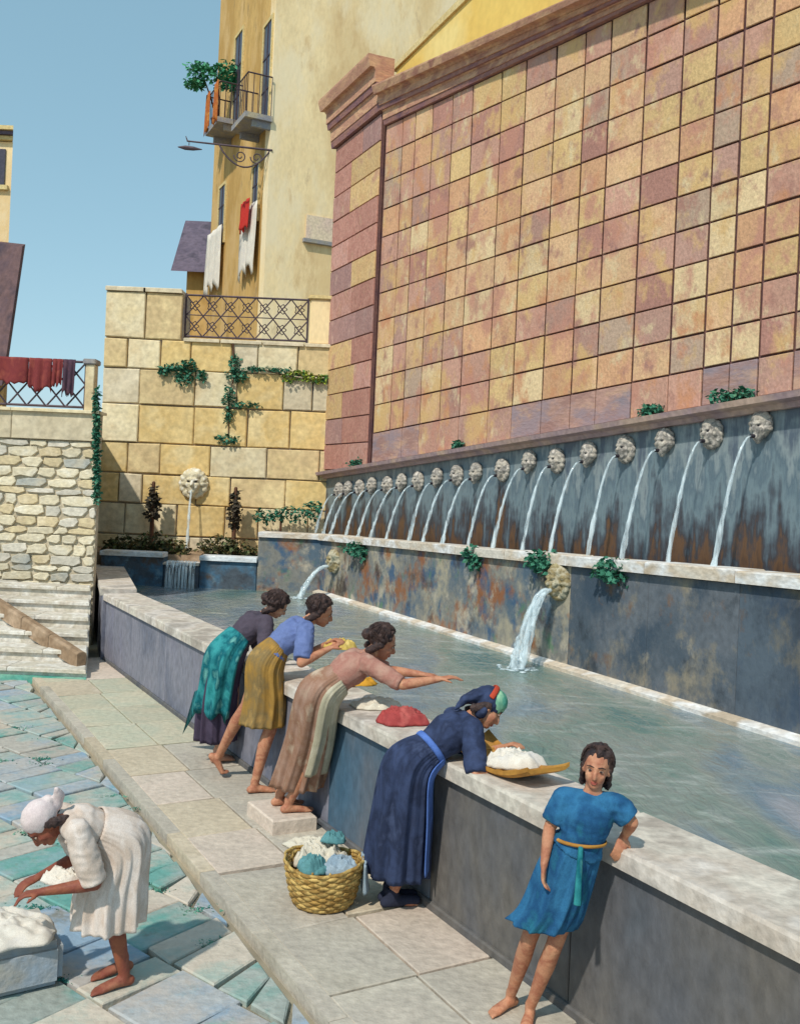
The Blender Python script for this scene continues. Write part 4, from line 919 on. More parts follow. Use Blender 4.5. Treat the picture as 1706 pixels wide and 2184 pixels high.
def heap(name, label, cat, c, r, m, seed, voxel=.022, parent=None, n=16, disp=.03, extra=None, group=None):
    rnd_ = random.Random(seed); bm = BM(); c = V(c); NT, NJ = 64, 26; sx = rnd_.uniform(0, 50); rings = []; r0 = (r[0] + r[1]) / 2; ang = rnd_.uniform(0, 3)
    def ridge(x, y, q): return 1 - 2.2 * abs(mnoise.noise(V((x * q + sx, y * q * .6, sx))))
    for j in range(1, NJ + 1):
        f = j / NJ; ring = []
        for i in range(NT):
            th = 6.28319 * i / NT; out_ = 1 + .30 * mnoise.noise(V((math.cos(th) * 1.3 + sx, math.sin(th) * 1.3, 2))) + .10 * mnoise.noise(V((math.cos(th) * 4 + sx, math.sin(th) * 4, 5)))
            x, y = math.cos(th) * f * out_, math.sin(th) * f * out_; u_, v_ = x * math.cos(ang) - y * math.sin(ang), x * math.sin(ang) + y * math.cos(ang)
            h = .80 * (1 - f * f) ** .6 + (.60 * ridge(u_, v_, 2.2) + .42 * ridge(v_, u_, 4.2) + .20 * ridge(u_, v_, 8)) * (1 - f ** 6) * .8
            ring.append(c + V((x * r[0], y * r[1], r[2] * (max(.04, h) * .9 - .55))))
        rings.append(ring)
    vr = [[bm.verts.new(p) for p in g_] for g_ in rings]; top = bm.verts.new(sum(rings[0], V()) / NT); bot = bm.verts.new(c - UP * r[2] * .62)
    for a, b in zip(vr, vr[1:]):
        for i in range(NT): bm.faces.new((a[i], b[i], b[(i + 1) % NT], a[(i + 1) % NT]))
    for i in range(NT): bm.faces.new((top, vr[0][i], vr[0][(i + 1) % NT])); bm.faces.new((bot, vr[-1][(i + 1) % NT], vr[-1][i]))
    bmesh.ops.recalc_face_normals(bm, faces=bm.faces); o_ = obj(name, bm, m, parent, True)
    if label: tag(o_, label, cat, group)
    return o_

# ================================================================== PEOPLE
def lerp(a, b, t): return a + (b - a) * t
def ik(a, b, l1, l2, hint):
    """joint between a and b for bone lengths l1, l2, bulging towards hint"""
    d = b - a; L = min(d.length, (l1 + l2) * .999); u = d.normalized()
    x = (l1 * l1 - l2 * l2 + L * L) / (2 * L); h = math.sqrt(max(0., l1 * l1 - x * x))
    hv = V(hint) - u * V(hint).dot(u); hv = hv.normalized() if hv.length > 1e-4 else u.orthogonal().normalized()
    return a + u * x + hv * h
def hand(bm, w, d, pn, k, thumb_side, curl=.5):
    """palm and five bent fingers: w wrist, d pointing direction, pn palm normal (towards what is held)"""
    d = V(d).normalized(); pn = V(pn); pn = (pn - d * pn.dot(d)).normalized(); sv = d.cross(pn) * thumb_side
    tube(bm, [w - d * .01 * k, w + d * .035 * k, w + d * .08 * k], [(.027 * k, .018 * k), (.038 * k, .016 * k), (.040 * k, .014 * k)], 10, side=sv)
    for off, ln in ((.030, .066), (.010, .076), (-.011, .070), (-.030, .054)):
        b0 = w + d * (.082 * k) + sv * (off * k); c1 = curl * .9; c2 = curl * 1.9
        d1 = (d * math.cos(c1) + pn * math.sin(c1)); d2 = (d * math.cos(c2) + pn * math.sin(c2))
        p1 = b0 + d1 * ln * .5 * k; p2 = p1 + d2 * ln * .55 * k
        tube(bm, [b0 - d * .012 * k, b0, p1, p2], [.0092 * k, .0092 * k, .0086 * k, .0072 * k], 7)
    t0 = w + d * .022 * k + sv * .030 * k; t1 = t0 + (d * .6 + sv * .7 + pn * .25).normalized() * .035 * k; t2 = t1 + (d * .9 + sv * .2 + pn * .45).normalized() * .03 * k
    tube(bm, [t0 - sv * .01 * k, t0, t1, t2], [.013 * k, .013 * k, .0105 * k, .008 * k], 7)
def foot(bm, ankle, heading, k, pitch=0.):
    """foot under an ankle; pitch>0 lifts the heel"""
    h = V(heading); h.z = 0; h.normalize(); l = UP.cross(h); a = V(ankle)
    f = (h * math.cos(pitch) - UP * math.sin(pitch)); u = (UP * math.cos(pitch) + h * math.sin(pitch))
    heel = a - f * .035 * k - u * .045 * k; ball = a + f * .125 * k - u * .058 * k
    tube(bm, [a + u * .02 * k, a - u * .03 * k], [.034 * k, .034 * k], 8)
    tube(bm, [heel, a + f * .04 * k - u * .04 * k, ball], [.029 * k, (.034 * k, .03 * k), (.042 * k, .021 * k)], 10, side=l)
    for i, (o, ln, r) in enumerate(((.030, .062, .0125), (.012, .06, .0098), (-.004, .054, .0092), (-.019, .046, .0088), (-.032, .036, .0082))):
        p = ball + l * (o * k) - u * .005 * k; dd = h if pitch > .3 else f
        tube(bm, [p, p + dd * ln * k * .6 + UP * .002, p + dd * ln * k - UP * .004], [r * k, r * k, r * k * .85], 6)
def person(label, J, fwd, k=1., skin=SKIN, look=None, curl=.5, hands=None, feet_dir=None, pitch=(0, 0), voxel=.0075):
    """J holds joints in the world: head neck waist hip, elbow_l/r hand_l/r, knee_l/r ankle_l/r"""
    fwd = V(fwd).normalized(); lat = UP.cross(fwd).normalized()
    base = V((J['ankle_l'] + J['ankle_r']) / 2); base.z = min(J['ankle_l'].z, J['ankle_r'].z) - .075 * k
    root = thing('person', base, label, 'person')
    bm = BM(); sp = (J['neck'] - J['waist']).normalized()
    sh = {s: J['neck'] - sp * .05 * k + lat * (s * .150 * k) for s in (1, -1)}
    hp = {s: J['hip'] + lat * (s * .070 * k) for s in (1, -1)}
    J['sh'] = sh; J['hp'] = hp; J['sp'] = sp; J['lat'] = lat; J['fwd'] = fwd; J['k'] = k
    chest = lerp(J['waist'], J['neck'], .55)
    tube(bm, [J['hip'], J['waist'], chest, J['neck'] - sp * .05 * k], [(.115 * k, .085 * k), (.095 * k, .075 * k), (.122 * k, .098 * k), (.10 * k, .070 * k)], 16, side=lat)
    for s in (1, -1): tube(bm, [J['neck'] - sp * .03 * k, sh[s]], [.05 * k, .052 * k], 10)
    hd = J['head']; look = V(look or fwd).normalized(); hu = (hd - J['neck']).normalized(); hu = (hu - look * hu.dot(look)).normalized(); hl = hu.cross(look)
    tube(bm, [J['neck'] - sp * .05 * k, lerp(J['neck'], hd, .5), hd - hu * .02 * k - look * .02 * k], [.056 * k, .047 * k, .05 * k], 12)
    p = lambda f, l, u: hd + look * (f * k) + hl * (l * k) + hu * (u * k); ax = (look, hl, hu)
    ell(bm, p(-.012, 0, .028), (.092 * k, .074 * k, .085 * k), ax, 16, 10)                    # skull
    ell(bm, p(.022, 0, -.035), (.066 * k, .058 * k, .072 * k), ax, 14, 8)                     # face
    ell(bm, p(.048, 0, -.088), (.030 * k, .030 * k, .022 * k), ax, 10, 6)                     # chin
    tube(bm, [p(.078, 0, .012), p(.096, 0, -.022), p(.098, 0, -.034)], [.009 * k, .012 * k, .014 * k], 8)   # nose
    ell(bm, p(.072, 0, .022), (.014 * k, .048 * k, .010 * k), ax, 10, 6)                      # brow
    for s in (1, -1):
        ell(bm, p(.050, s * .036, -.028), (.026 * k, .022 * k, .022 * k), ax, 8, 6)           # cheek
        ell(bm, p(-.01, s * .074, -.012), (.020 * k, .010 * k, .030 * k), ax, 8, 6)           # ear
    for s, n in ((1, 'l'), (-1, 'r')):
        e, h = J['elbow_' + n], J['hand_' + n]
        tube(bm, [sh[s], lerp(sh[s], e, .45), e], [.054 * k, .046 * k, .037 * k], 10)
        tube(bm, [e, lerp(e, h, .3), h], [.037 * k, .037 * k, .023 * k], 10)
        hd_, pn_ = (hands or {}).get(n, ((h - e), -UP)); hand(bm, h, hd_, pn_, k, s, curl)
        kn, an = J['knee_' + n], J['ankle_' + n]
        tube(bm, [hp[s], lerp(hp[s], kn, .4), kn], [.068 * k, .064 * k, .050 * k], 12)
        tube(bm, [kn, lerp(kn, an, .32) - fwd * .012 * k, an], [.050 * k, .052 * k, .031 * k], 12)
        foot(bm, an, (feet_dir or {}).get(n, fwd), k, pitch[0 if n == 'l' else 1])
    body = remesh(bm, 'body', skin, voxel, 3, root)
    for s in (1, -1):
        b = BM(); ell(b, p(.074, s * .031, .004), (.008 * k, .0125 * k, .0062 * k), ax, 8, 6); ey = obj('eye', b, EYEW, root, True)
        b = BM(); ell(b, p(.0795, s * .031, .0045), (.004 * k, .0078 * k, .0064 * k), ax, 8, 6); obj('iris', b, EYED, ey, True)
        b = BM(); tube(b, [p(.083, s * .014, .024), p(.083, s * .034, .030), p(.072, s * .05, .024)], [.0032 * k] * 3, 6); obj('eyebrow', b, HAIR, root, True)
    b = BM(); ell(b, p(.078, 0, -.0615), (.010 * k, .021 * k, .0055 * k), ax, 8, 6); ell(b, p(.077, 0, -.070), (.010 * k, .018 * k, .0062 * k), ax, 8, 6); obj('mouth', b, LIP, root, True)
    J['hax'] = (p, ax); return root
def hair(root, J, m=HAIR, long=0., curls=True, seed=1, bun=False):
    p, ax = J['hax']; k = J['k']; bm = BM(); r_ = random.Random(seed); q0 = 1 if curls else .86      # flattened under a cap or scarf
    ell(bm, p(-.032, 0, .044 if curls else .03), (.096 * k * q0, .084 * k * q0, .088 * k * q0), ax, 14, 9)
    if curls:
        for _ in range(60):
            th = r_.uniform(0, 6.28); ph = r_.uniform(-.2, 1.45); d = V((math.cos(ph) * math.cos(th), math.cos(ph) * math.sin(th), math.sin(ph)))
            if d.x > .55 and d.z < .55: continue
            ell(bm, p(-.022 + d.x * .098, d.y * .084, .040 + d.z * .088), [r_.uniform(.014, .024) * k] * 3, ax, 7, 5)
    for s in (1, -1):
        for q in range(4): ell(bm, p(-.02 - .02 * q, s * .074, .0 - .022 * q * (1 + long)), (.03 * k, .02 * k, .03 * k), ax, 8, 6)
    if bun: ell(bm, p(-.125, 0, .02), (.042 * k, .045 * k, .042 * k), ax, 10, 7)
    if long: tube(bm, [p(-.08, 0, .0), p(-.09, 0, -.08), p(-.075, 0, -.08 - .08 * long)], [(.075 * k, .04 * k), (.07 * k, .035 * k), (.05 * k, .02 * k)], 10, side=ax[1])
    h_ = remesh(bm, 'hair', m, .008 * max(k, .8), 1, root, .006, 70)
    if curls:
        bm = BM()
        for _ in range(230):
            th = r_.uniform(0, 6.283); front = math.cos(th) > .35; a1_ = r_.uniform(.45, .68) if front else r_.uniform(1.2, 1.9 + .25 * long); P, R_ = [], []
            w1_, w2_ = r_.uniform(0, 6), r_.uniform(.015, .05)
            for i in range(8):
                f = i / 7; al = .08 + (a1_ - .08) * f; t2 = th + w2_ * 6 * math.sin(f * 9 + w1_) * f * .35; q = 1.03 + .05 * math.sin(f * 11 + w1_) + .04 * f
                P.append(p(-.024 + math.sin(al) * math.cos(t2) * .104 * q, math.sin(al) * math.sin(t2) * .090 * q, .040 + math.cos(al) * .094 * q)); R_.append((.0042 - .0026 * f) * k)
            tube(bm, P, R_, 4, rnd=False)
        obj('hair_strands', bm, m, h_, True, 'stuff')
    return h_
def blouse(root, J, m, sleeve=.85, name='blouse', low=.35, puff=0., inf=.012, neckcut=.045, both=True):
    """shirt over torso and upper arms; flat clean hems"""
    k, lat, sp = J['k'], J['lat'], J['sp']; bm = BM(); w, n = J['waist'], J['neck']; g = inf
    st_ = lerp(w, J['hip'], low); ch = lerp(w, n, .5)
    tube(bm, [st_, w, ch, lerp(w, n, .8), n - sp * neckcut * k, n + sp * .006 * k], [(.140 * k + g, .105 * k + g), (.110 * k + g, .088 * k + g), (.132 * k + g, .112 * k + g), (.124 * k + g, .090 * k + g), (.092 * k + g, .062 * k + g), (.046 * k + g, .045 * k + g)], 20, side=lat, rnd=False)
    for s, nm in ((1, 'l'), (-1, 'r')):
        sh, e, h = J['sh'][s], J['elbow_' + nm], J['hand_' + nm]
        tube(bm, [n - sp * .045 * k, sh], [.052 * k + g, .056 * k + g], 12)
        if sleeve <= 1: tube(bm, [sh, lerp(sh, e, sleeve * .5), lerp(sh, e, sleeve)], [.054 * k + g, (.050 + puff) * k + g, (.045 + puff * .7) * k + g], 14, rnd=False)
        else: tube(bm, [sh, lerp(sh, e, .5), e, lerp(e, h, sleeve - 1)], [.058 * k + g, (.056 + puff) * k + g, (.048 + puff) * k + g, .040 * k + g], 14, rnd=False)
    return remesh(bm, name, m, .009 * max(k, .8), 2, root, .0042, 15, True)
def skirt(root, J, m, path, radii, folds=11, amp=.11, name='skirt', seed=0, arc=None, off=0., tilt0=None, thick=.006, nring=22, seg=132, jag=.0):
    """cloth lofted down a path of centres; radii (lateral, depth); folds deepen to the hem; arc=(from,to) makes an apron"""
    k, lat, fwd = J['k'], J['lat'], J['fwd']; r_ = random.Random(seed); ph = r_.uniform(0, 6); bm = BM(); rows_ = []
    n = len(path); t0 = (tilt0 or J['sp']).normalized()
    def samp(arr, f):
        x = f * (n - 1); i = min(int(x), n - 2); t_ = x - i; p0, p1, p2, p3 = arr[max(i - 1, 0)], arr[i], arr[i + 1], arr[min(i + 2, n - 1)]
        return .5 * ((2 * p1) + (p2 - p0) * t_ + (2 * p0 - 5 * p1 + 4 * p2 - p3) * t_ ** 2 + (3 * p1 - p0 - 3 * p2 + p3) * t_ ** 3)
    rl, rd_ = [V((r[0], r[1], 0)) for r in radii], None
    for j in range(nring + 1):
        f = j / nring; c = samp([V(p) for p in path], f); rr_ = samp(rl, f)
        up = (t0 * (1 - f) ** 1.5 + UP * (1 - (1 - f) ** 1.5)).normalized(); dep = (fwd - up * fwd.dot(up)).normalized(); row = []
        a0_, a1_ = arc or (0, 2 * math.pi); cnt = seg if not arc else int(seg * (a1_ - a0_) / 6.283) + 2
        for i in range(cnt):
            th = a0_ + (a1_ - a0_) * i / (cnt if not arc else cnt - 1)
            a_ = (folds * th + ph + 1.5 * math.sin(2 * th + ph) + .5 * math.sin(3 * f + th)); w_ = 1 + amp * f ** .7 * ((1 - 2 * abs(math.sin(a_ / 2)) ** .8) * .75 + .3 * math.sin(folds * 1.7 * th + ph * 2)) + .022 * (1 - 2 * abs(math.sin(19 * th + ph))) * (1 - f) + .012 * mnoise.noise(V((th * 4, f * 7, ph)))
            p = c + dep * (math.cos(th) * (rr_.y * w_ + off)) + lat * (math.sin(th) * (rr_.x * w_ + off))
            if jag and j == nring: p += UP * jag * math.sin(th * 5 + ph)
            row.append(bm.verts.new(p))
        rows_.append(row)
    for a, b in zip(rows_, rows_[1:]):
        for i in range(len(a) if not arc else len(a) - 1): bm.faces.new((a[i], a[(i + 1) % len(a)], b[(i + 1) % len(a)], b[i]))
    bmesh.ops.recalc_face_normals(bm, faces=bm.faces); bmesh.ops.solidify(bm, geom=bm.faces[:], thickness=thick)
    return obj(name, bm, m, root, True)
def belt(root, J, m, c, r, up, h=.035, name='belt'):
    lat, fwd = J['lat'], J['fwd']; up = V(up).normalized(); dep = (fwd - up * fwd.dot(up)).normalized(); bm = BM(); rings = []
    for z in (-h / 2, -h * .2, h * .2, h / 2):
        g = .004 if abs(z) < h * .4 else 0
        rings.append([V(c) + up * z + dep * (math.cos(t_) * (r[1] + g)) + lat * (math.sin(t_) * (r[0] + g)) for t_ in [6.2832 * i / 40 for i in range(40)]])
    loft(bm, rings, cap=False); bmesh.ops.recalc_face_normals(bm, faces=bm.faces); bmesh.ops.solidify(bm, geom=bm.faces[:], thickness=.006); return obj(name, bm, m, root, True)
def report(nm, J):
    d = lambda a, b: round((J[a] - J[b]).length, 2)
    print(nm, 'head', d('head', 'neck'), 'torso', d('neck', 'waist'), d('waist', 'hip'), 'legL', d('hip', 'knee_l'), d('knee_l', 'ankle_l'), 'legR', d('hip', 'knee_r'), d('knee_r', 'ankle_r'), 'armR', round((J['neck'] - J['elbow_r']).length, 2), d('elbow_r', 'hand_r'), 'z', {q: round(J[q].z, 2) for q in ('head', 'neck', 'waist', 'hip')})

def at_o(px, py, o): return on_plane(px, py, PC + PQ * o, PQ)          # point at a set distance from the parapet edge
def washer(spec, k, floor=0.):
    """washers lean against the coping: every joint is given with its distance o from the coping edge"""
    J = {n: at_o(*q) for n, q in spec.items() if n in ('head', 'neck', 'waist', 'hip')}
    f = J['neck'] - J['hip']; f.z = 0; f = f.normalized(); f = (f + PQ * .6).normalized(); lat = UP.cross(f).normalized(); J['f'] = f
    sp = (J['neck'] - J['waist']).normalized()
    for s, n in ((1, 'l'), (-1, 'r')):
        h = at_o(*spec['hand_' + n][:3]) + lat * (s * spec['hand_' + n][3]); sh = J['neck'] - sp * .05 * k + lat * s * .165 * k
        if (h - sh).length > .52 * k: h = sh + (h - sh).normalized() * .52 * k
        J['hand_' + n] = h; J['elbow_' + n] = ik(sh, h, .275 * k, .25 * k, -UP * .8 - f * .35 + lat * s * .5)
        hp = J['hip'] + lat * s * .085 * k; an = at_o(*spec['ankle_' + n][:3]) + lat * s * spec['ankle_' + n][3]
        if len(spec['ankle_' + n]) < 5: an.z = floor + .075 * k
        J['ankle_' + n] = an; L = (hp - an).length; J['knee_' + n] = ik(hp, an, L * .525, L * .49, f)
    return J
CHAR = cloth('blouse_charcoal', '4c4450', '544c58', '403c48'); TEALC = cloth('shawl_teal', '1c7478', '3c9498', '145c68', '74b4ac'); DPU = cloth('skirt_plum', '443c4c', '50465a', '3a3444')
BLU = cloth('blouse_blue', '5c6c9c', '6c7cac', '50608c'); OCH = cloth('skirt_ochre', 'b8904c', 'a07c40', '84704c', 'c49c5c')
ROS3 = cloth('blouse_rose', 'b89484', 'a47468', 'c4a494'); BEI = cloth('skirt_beige', 'b49c88', 'a48474', '94705c', 'bca894'); APR = cloth('apron_pale', 'c4bca4', 'b4ac94', 'd0c8b4')
NAV = cloth('dress_navy', '343c54', '3c4868', '2c344c', '4c5878'); COB = cloth('apron_cobalt', '4868b0', '5c7cc4', '3c5898'); GDR = cloth('dress_blue', '2a5e88', '356f98', '234f78', '2f7488'); GDK = cloth('collar_slate', '3c4460', '34405c')
WHI = cloth('dress_linen', 'd2c2b6', 'c8b6a8', 'dcd0c8', 'c0ac9c'); CAPW = cloth('cap_white', 'e0d4d0', 'd4c4c4', 'ece4e0'); SCF = cloth('scarf_green', '74b49c', '4c9480', '9cc8a4', '3c7468'); SCR = cloth('scarf_red', 'c05038', 'b04434')

# ---- washerwoman in charcoal blouse, farthest along the parapet
J = washer(dict(head=(590, 1292, .30), neck=(560, 1314, .2), waist=(510, 1362, -.03), hip=(488, 1402, -.13), hand_l=(606, 1362, .3, .1), hand_r=(612, 1362, .3, .1), ankle_l=(472, 1580, -.14, .08), ankle_r=(456, 1580, -.14, .08)), 1.10)
report('w1', J); PF = J['f']; lk = (PF - PU * .2 - UP * .55)
p1 = person('woman in charcoal blouse with teal shawl tied over dark skirt, leaning at the parapet', J, PF, 1.10, SKINP, lk, voxel=.0095)
hair(p1, J, seed=3, bun=True); blouse(p1, J, CHAR, 1.4)
hem = (J['ankle_l'] + J['ankle_r']) / 2 + UP * .13 - PF * .02
pth = [J['waist'] + J['sp'] * .02, J['hip'] - PF * .03, lerp(J['hip'], hem, .5) - PF * .05, hem]
skirt(p1, J, DPU, pth, [(.132, .112), (.19, .165), (.205, .175), (.22, .185)], 9, .15, seed=2)
skirt(p1, J, TEALC, [pth[0] - J['sp'] * .01, pth[1], lerp(pth[1], pth[2], .7), lerp(pth[2], pth[3], .25)], [(.132, .112), (.19, .165), (.20, .172), (.205, .175)], 7, .20, 'shawl', 5, (2.0, 4.9), .022, jag=.05)

# ---- washerwoman in blue blouse and ochre skirt
J = washer(dict(head=(684, 1306, .30), neck=(652, 1328, .2), waist=(590, 1382, -.03), hip=(564, 1420, -.13), hand_l=(706, 1376, .32, .08), hand_r=(696, 1380, .3, .08), ankle_l=(470, 1580, -.30, .04, 1), ankle_r=(541, 1630, -.14, .07)), 1.10); PF = J['f']
J['ankle_l'].z = .20; J['knee_l'] = ik(J['hip'], J['ankle_l'], .45, .44, PF * .6 - UP); report('w2', J)
p2 = person('barefoot woman in blue blouse and ochre skirt, one heel raised, scrubbing at the parapet', J, PF, 1.10, SKIN, (PF - PU * .3 - UP * .35), pitch=(.9, 0), voxel=.0095)
hair(p2, J, seed=5); blouse(p2, J, BLU, .9, puff=.012)
hem = lerp(J['knee_l'], J['knee_r'], .62) - UP * .04 + PF * .02
pth = [J['waist'] + J['sp'] * .02, J['hip'] + PF * .01, lerp(J['hip'], hem, .55) + PF * .02, hem]
skirt(p2, J, OCH, pth, [(.134, .116), (.19, .17), (.198, .185), (.202, .20)], 9, .10, seed=7)
W2H = lerp(J['hand_l'], J['hand_r'], .5)

# ---- washerwoman in beige skirt, standing on a stone block
bz = .11
c = at_o(606, 1700, -.20); bq_ = [c - PU * a + PQ * b for a, b in ((-.26, -.20), (.25, -.19), (.27, .16), (-.24, .16))]
sb = tag(obj('stone_block', piece([V((p.x, p.y, .001)) for p in bq_], UP, bz, .012), WALK[1]), 'pale square standing stone under the bare feet of the beige skirted woman', 'stone')
J = washer(dict(head=(816, 1372, .30), neck=(782, 1400, .2), waist=(718, 1448, -.03), hip=(684, 1482, -.13), hand_l=(925, 1446, .6, .02), hand_r=(928, 1444, .55, .08), ankle_l=(600, 1690, -.22, .05), ankle_r=(612, 1690, -.20, .07)), 1.08, bz); PF = J['f']
report('w3', J)
p3 = person('barefoot woman in rose blouse and long beige skirt with apron, reaching over the water', J, PF, 1.08, SKIN, (PF - PU * .25 - UP * .4), curl=.3, voxel=.0085)
hair(p3, J, seed=9, bun=True); blouse(p3, J, ROS3, .95)
hem = (J['ankle_l'] + J['ankle_r']) / 2 + UP * .10 + PF * .10
pth = [J['waist'] + J['sp'] * .02, J['hip'] - PF * .02, lerp(J['hip'], hem, .5) + PF * .0, hem]
skirt(p3, J, BEI, pth, [(.132, .112), (.188, .16), (.198, .18), (.205, .205)], 9, .17, seed=11)
skirt(p3, J, APR, [pth[0] - J['sp'] * .02, pth[1], lerp(pth[1], pth[2], .9), lerp(pth[2], pth[3], .62)], [(.132, .112), (.188, .16), (.198, .18), (.203, .195)], 6, .12, 'apron', 12, (-1.75, .5), .020)

# ---- woman in navy dress with green head scarf
J = washer(dict(head=(1040, 1512, .30), neck=(1000, 1532, .18), waist=(918, 1596, -.06), hip=(882, 1634, -.15), hand_l=(1082, 1602, .35, .08), hand_r=(1076, 1610, .3, .08), ankle_l=(842, 1860, -.16, .08), ankle_r=(830, 1860, -.16, .07)), 1.0); PF = J['f']
report('w4', J)
SHOE = cloth('shoe_dark', '2c3040', '34384c')
p4 = person('woman in navy dress and green head scarf bending over a wash board', J, PF, 1.0, SKIN, (PF * .8 - PU * .4 - UP * .7))
blouse(p4, J, NAV, .98, 'bodice', puff=.010)
hair(p4, J, seed=13, curls=False)
p, ax = J['hax']; bm = BM(); ell(bm, p(-.022, 0, .045), (.106, .092, .094), ax, 16, 10); tube(bm, [p(-.10, 0, .02), p(-.15, 0, -.05), p(-.16, 0, -.13)], [(.085, .05), (.07, .03), (.02, .012)], 10, side=ax[1]); ell(bm, p(-.03, .05, -.05), (.04, .05, .05), ax, 10, 6); ell(bm, p(-.03, -.05, -.05), (.04, .05, .05), ax, 10, 6)
sc_ = remesh(bm, 'head_scarf', NAV, .008, 2, p4, .005, 40)
bm = BM(); ell(bm, p(.006, 0, .060), (.088, .090, .086), ax, 16, 10); remesh(bm, 'scarf_front', SCF, .008, 2, sc_, .004, 40)
bm = BM(); tube(bm, [p(-.035 + .0, math.cos(t_) * .098, .050 + math.sin(t_) * .098) for t_ in [math.pi * i / 12 for i in range(13)]], [(.018, .006)] * 13, 8, side=ax[0]); obj('scarf_band', bm, SCR, sc_, True)
hem = (J['ankle_l'] + J['ankle_r']) / 2 + UP * .13 + PF * .03
pth = [J['waist'] + J['sp'] * .02, J['hip'] - PF * .03, lerp(J['hip'], hem, .5) - PF * .02, hem]
rr4 = [(.126, .106), (.18, .155), (.205, .18), (.235, .20)]
skirt(p4, J, NAV, pth, rr4, 10, .15, seed=14)
skirt(p4, J, COB, [pth[0] - J['sp'] * .01, pth[1], pth[2], lerp(pth[2], pth[3], .85)], rr4[:3] + [(.23, .197)], 5, .10, 'apron', 15, (-1.15, .35), .018)
belt(p4, J, COB, J['waist'] + J['sp'] * .0, (.140, .119), J['sp'], .04)
for n in 'lr':
    a = J['ankle_' + n]; bm = BM(); tube(bm, [a + UP * .05, a - UP * .03], [.045, .046], 10, rnd=False); tube(bm, [a - PF * .045 - UP * .04, a + PF * .03 - UP * .035, a + PF * .16 - UP * .045], [.034, (.043, .04), (.046, .032)], 12, side=ax[1]); remesh(bm, 'shoe', SHOE, .009, 2, p4)
W4H = lerp(J['hand_l'], J['hand_r'], .5)

# ---- barefoot girl in a blue dress, facing the square
go = par(0, -.17) - PU * (((PC - on_z(1138, 2160, 0)).dot(PU))); gf = V((-.28, -1, 0)).normalized(); gl = UP.cross(gf).normalized()      # gl: her left = picture right
kg = .82
def gq(px, py, o): return at_o(px, py, o)
J = dict(head=gq(1272, 1640, -.12), neck=gq(1264, 1694, -.13), waist=gq(1238, 1792, -.17), hip=gq(1216, 1834, -.18))
J['hand_r'] = gq(1160, 1846, -.33); J['elbow_r'] = gq(1172, 1766, -.28)
J['hand_l'] = gq(1330, 1812, .03); J['hand_l'].z = PT + .05; J['elbow_l'] = gq(1348, 1755, .0)
J['ankle_r'] = gq(1092, 2064, -.20); J['ankle_l'] = gq(1134, 2074, -.18)
for n, s_ in (('l', 1), ('r', -1)):
    J['ankle_' + n].z = .068; hp_ = J['hip'] + gl * s_ * .085 * kg; L_ = (hp_ - J['ankle_' + n]).length; J['knee_' + n] = ik(hp_, J['ankle_' + n], L_ * .52, L_ * .49, gf)
report('girl', J)
p5 = person('barefoot dark haired girl in a belted blue dress standing by the parapet', J, gf, kg, SKIN, gf + UP * .03, hands=dict(l=(gf * .5 - UP + gl * -.3, -gf + gl * -.3), r=(-UP, gl)), feet_dir=dict(r=gf - gl * .7, l=gf - gl * .05), curl=.45)
hair(p5, J, seed=17, long=.5); blouse(p5, J, GDR, .78, 'bodice', puff=.010)
pth = [J['waist'] + J['sp'] * .02, J['hip'], lerp(J['hip'], lerp(J['knee_l'], J['knee_r'], .5), .55), lerp(J['knee_l'], J['knee_r'], .5) + UP * .10]
rg = [(.104, .084), (.138, .112), (.15, .128), (.165, .14)]
skirt(p5, J, GDR, pth, rg, 9, .12, seed=18); belt(p5, J, WOOD, J['waist'], (.118, .097), J['sp'] + gl * .12, .018)
bm = BM(); e = J['waist'] + gf * .105 + gl * .01; tube(bm, [e, e - UP * .10 + gf * .03, e - UP * .24 + gf * .055], [(.012, .006), (.014, .006), (.018, .006)], 8, side=gl); obj('sash_end', bm, TEALC, p5, True)

# ---- woman in pale dress and white cap bending over washing on the square
wo = on_z(262, 2092, -.05); wf = V((-.84, -.54, 0)).normalized(); wlat = UP.cross(wf).normalized(); WPL = UP.cross(wf).normalized()
def wq(px, py, l=0.): return on_plane(px, py, wo, WPL) + wlat * l
kw = .92
J = dict(head=wq(92, 1760), neck=wq(132, 1752), waist=wq(212, 1772), hip=wq(252, 1800))
for s, n, hx, ax_ in ((1, 'l', (78, 1884), (256, 2060)), (-1, 'r', (92, 1890), (272, 2060))):
    J['hand_' + n] = wq(*hx, s * .12); sh = J['neck'] + wlat * s * .16 - (J['neck'] - J['waist']).normalized() * .05
    h = J['hand_' + n]
    if (h - sh).length > .5: h = sh + (h - sh).normalized() * .5; J['hand_' + n] = h
    J['elbow_' + n] = ik(sh, h, .27, .25, -wf + wlat * s * .3)
    J['ankle_' + n] = wq(*ax_, s * .075); J['ankle_' + n].z = -.05 + .075; J['knee_' + n] = ik(J['hip'] + wlat * s * .085, J['ankle_' + n], (J['hip'] - J['ankle_' + n]).length * .52, (J['hip'] - J['ankle_' + n]).length * .495, wf)
report('ww', J)
p6 = person('barefoot woman in pale linen dress and white cap bent double over washing on the flagstones', J, wf, kw, SKINR, (wf * .55 - UP * .8 + wlat * .1))
hair(p6, J, seed=21, curls=False); blouse(p6, J, WHI, .98, 'bodice', puff=.014)
p, ax = J['hax']; bm = BM(); ell(bm, p(-.026, 0, .045), (.094, .082, .086), ax, 16, 10); ell(bm, p(-.11, 0, .05), (.038, .04, .035), ax, 10, 7); tube(bm, [p(-.12, .0, -.01), p(-.17, .02, .02), p(-.19, .05, .06)], [.025, .03, .015], 8); remesh(bm, 'cap', CAPW, .008, 2, p6, .003, 30)
hem = (J['knee_l'] + J['knee_r']) / 2 - UP * .06
pth = [J['waist'] + J['sp'] * .03, J['hip'] + wf * .005, lerp(J['hip'], hem, .55) + wf * .01, hem]
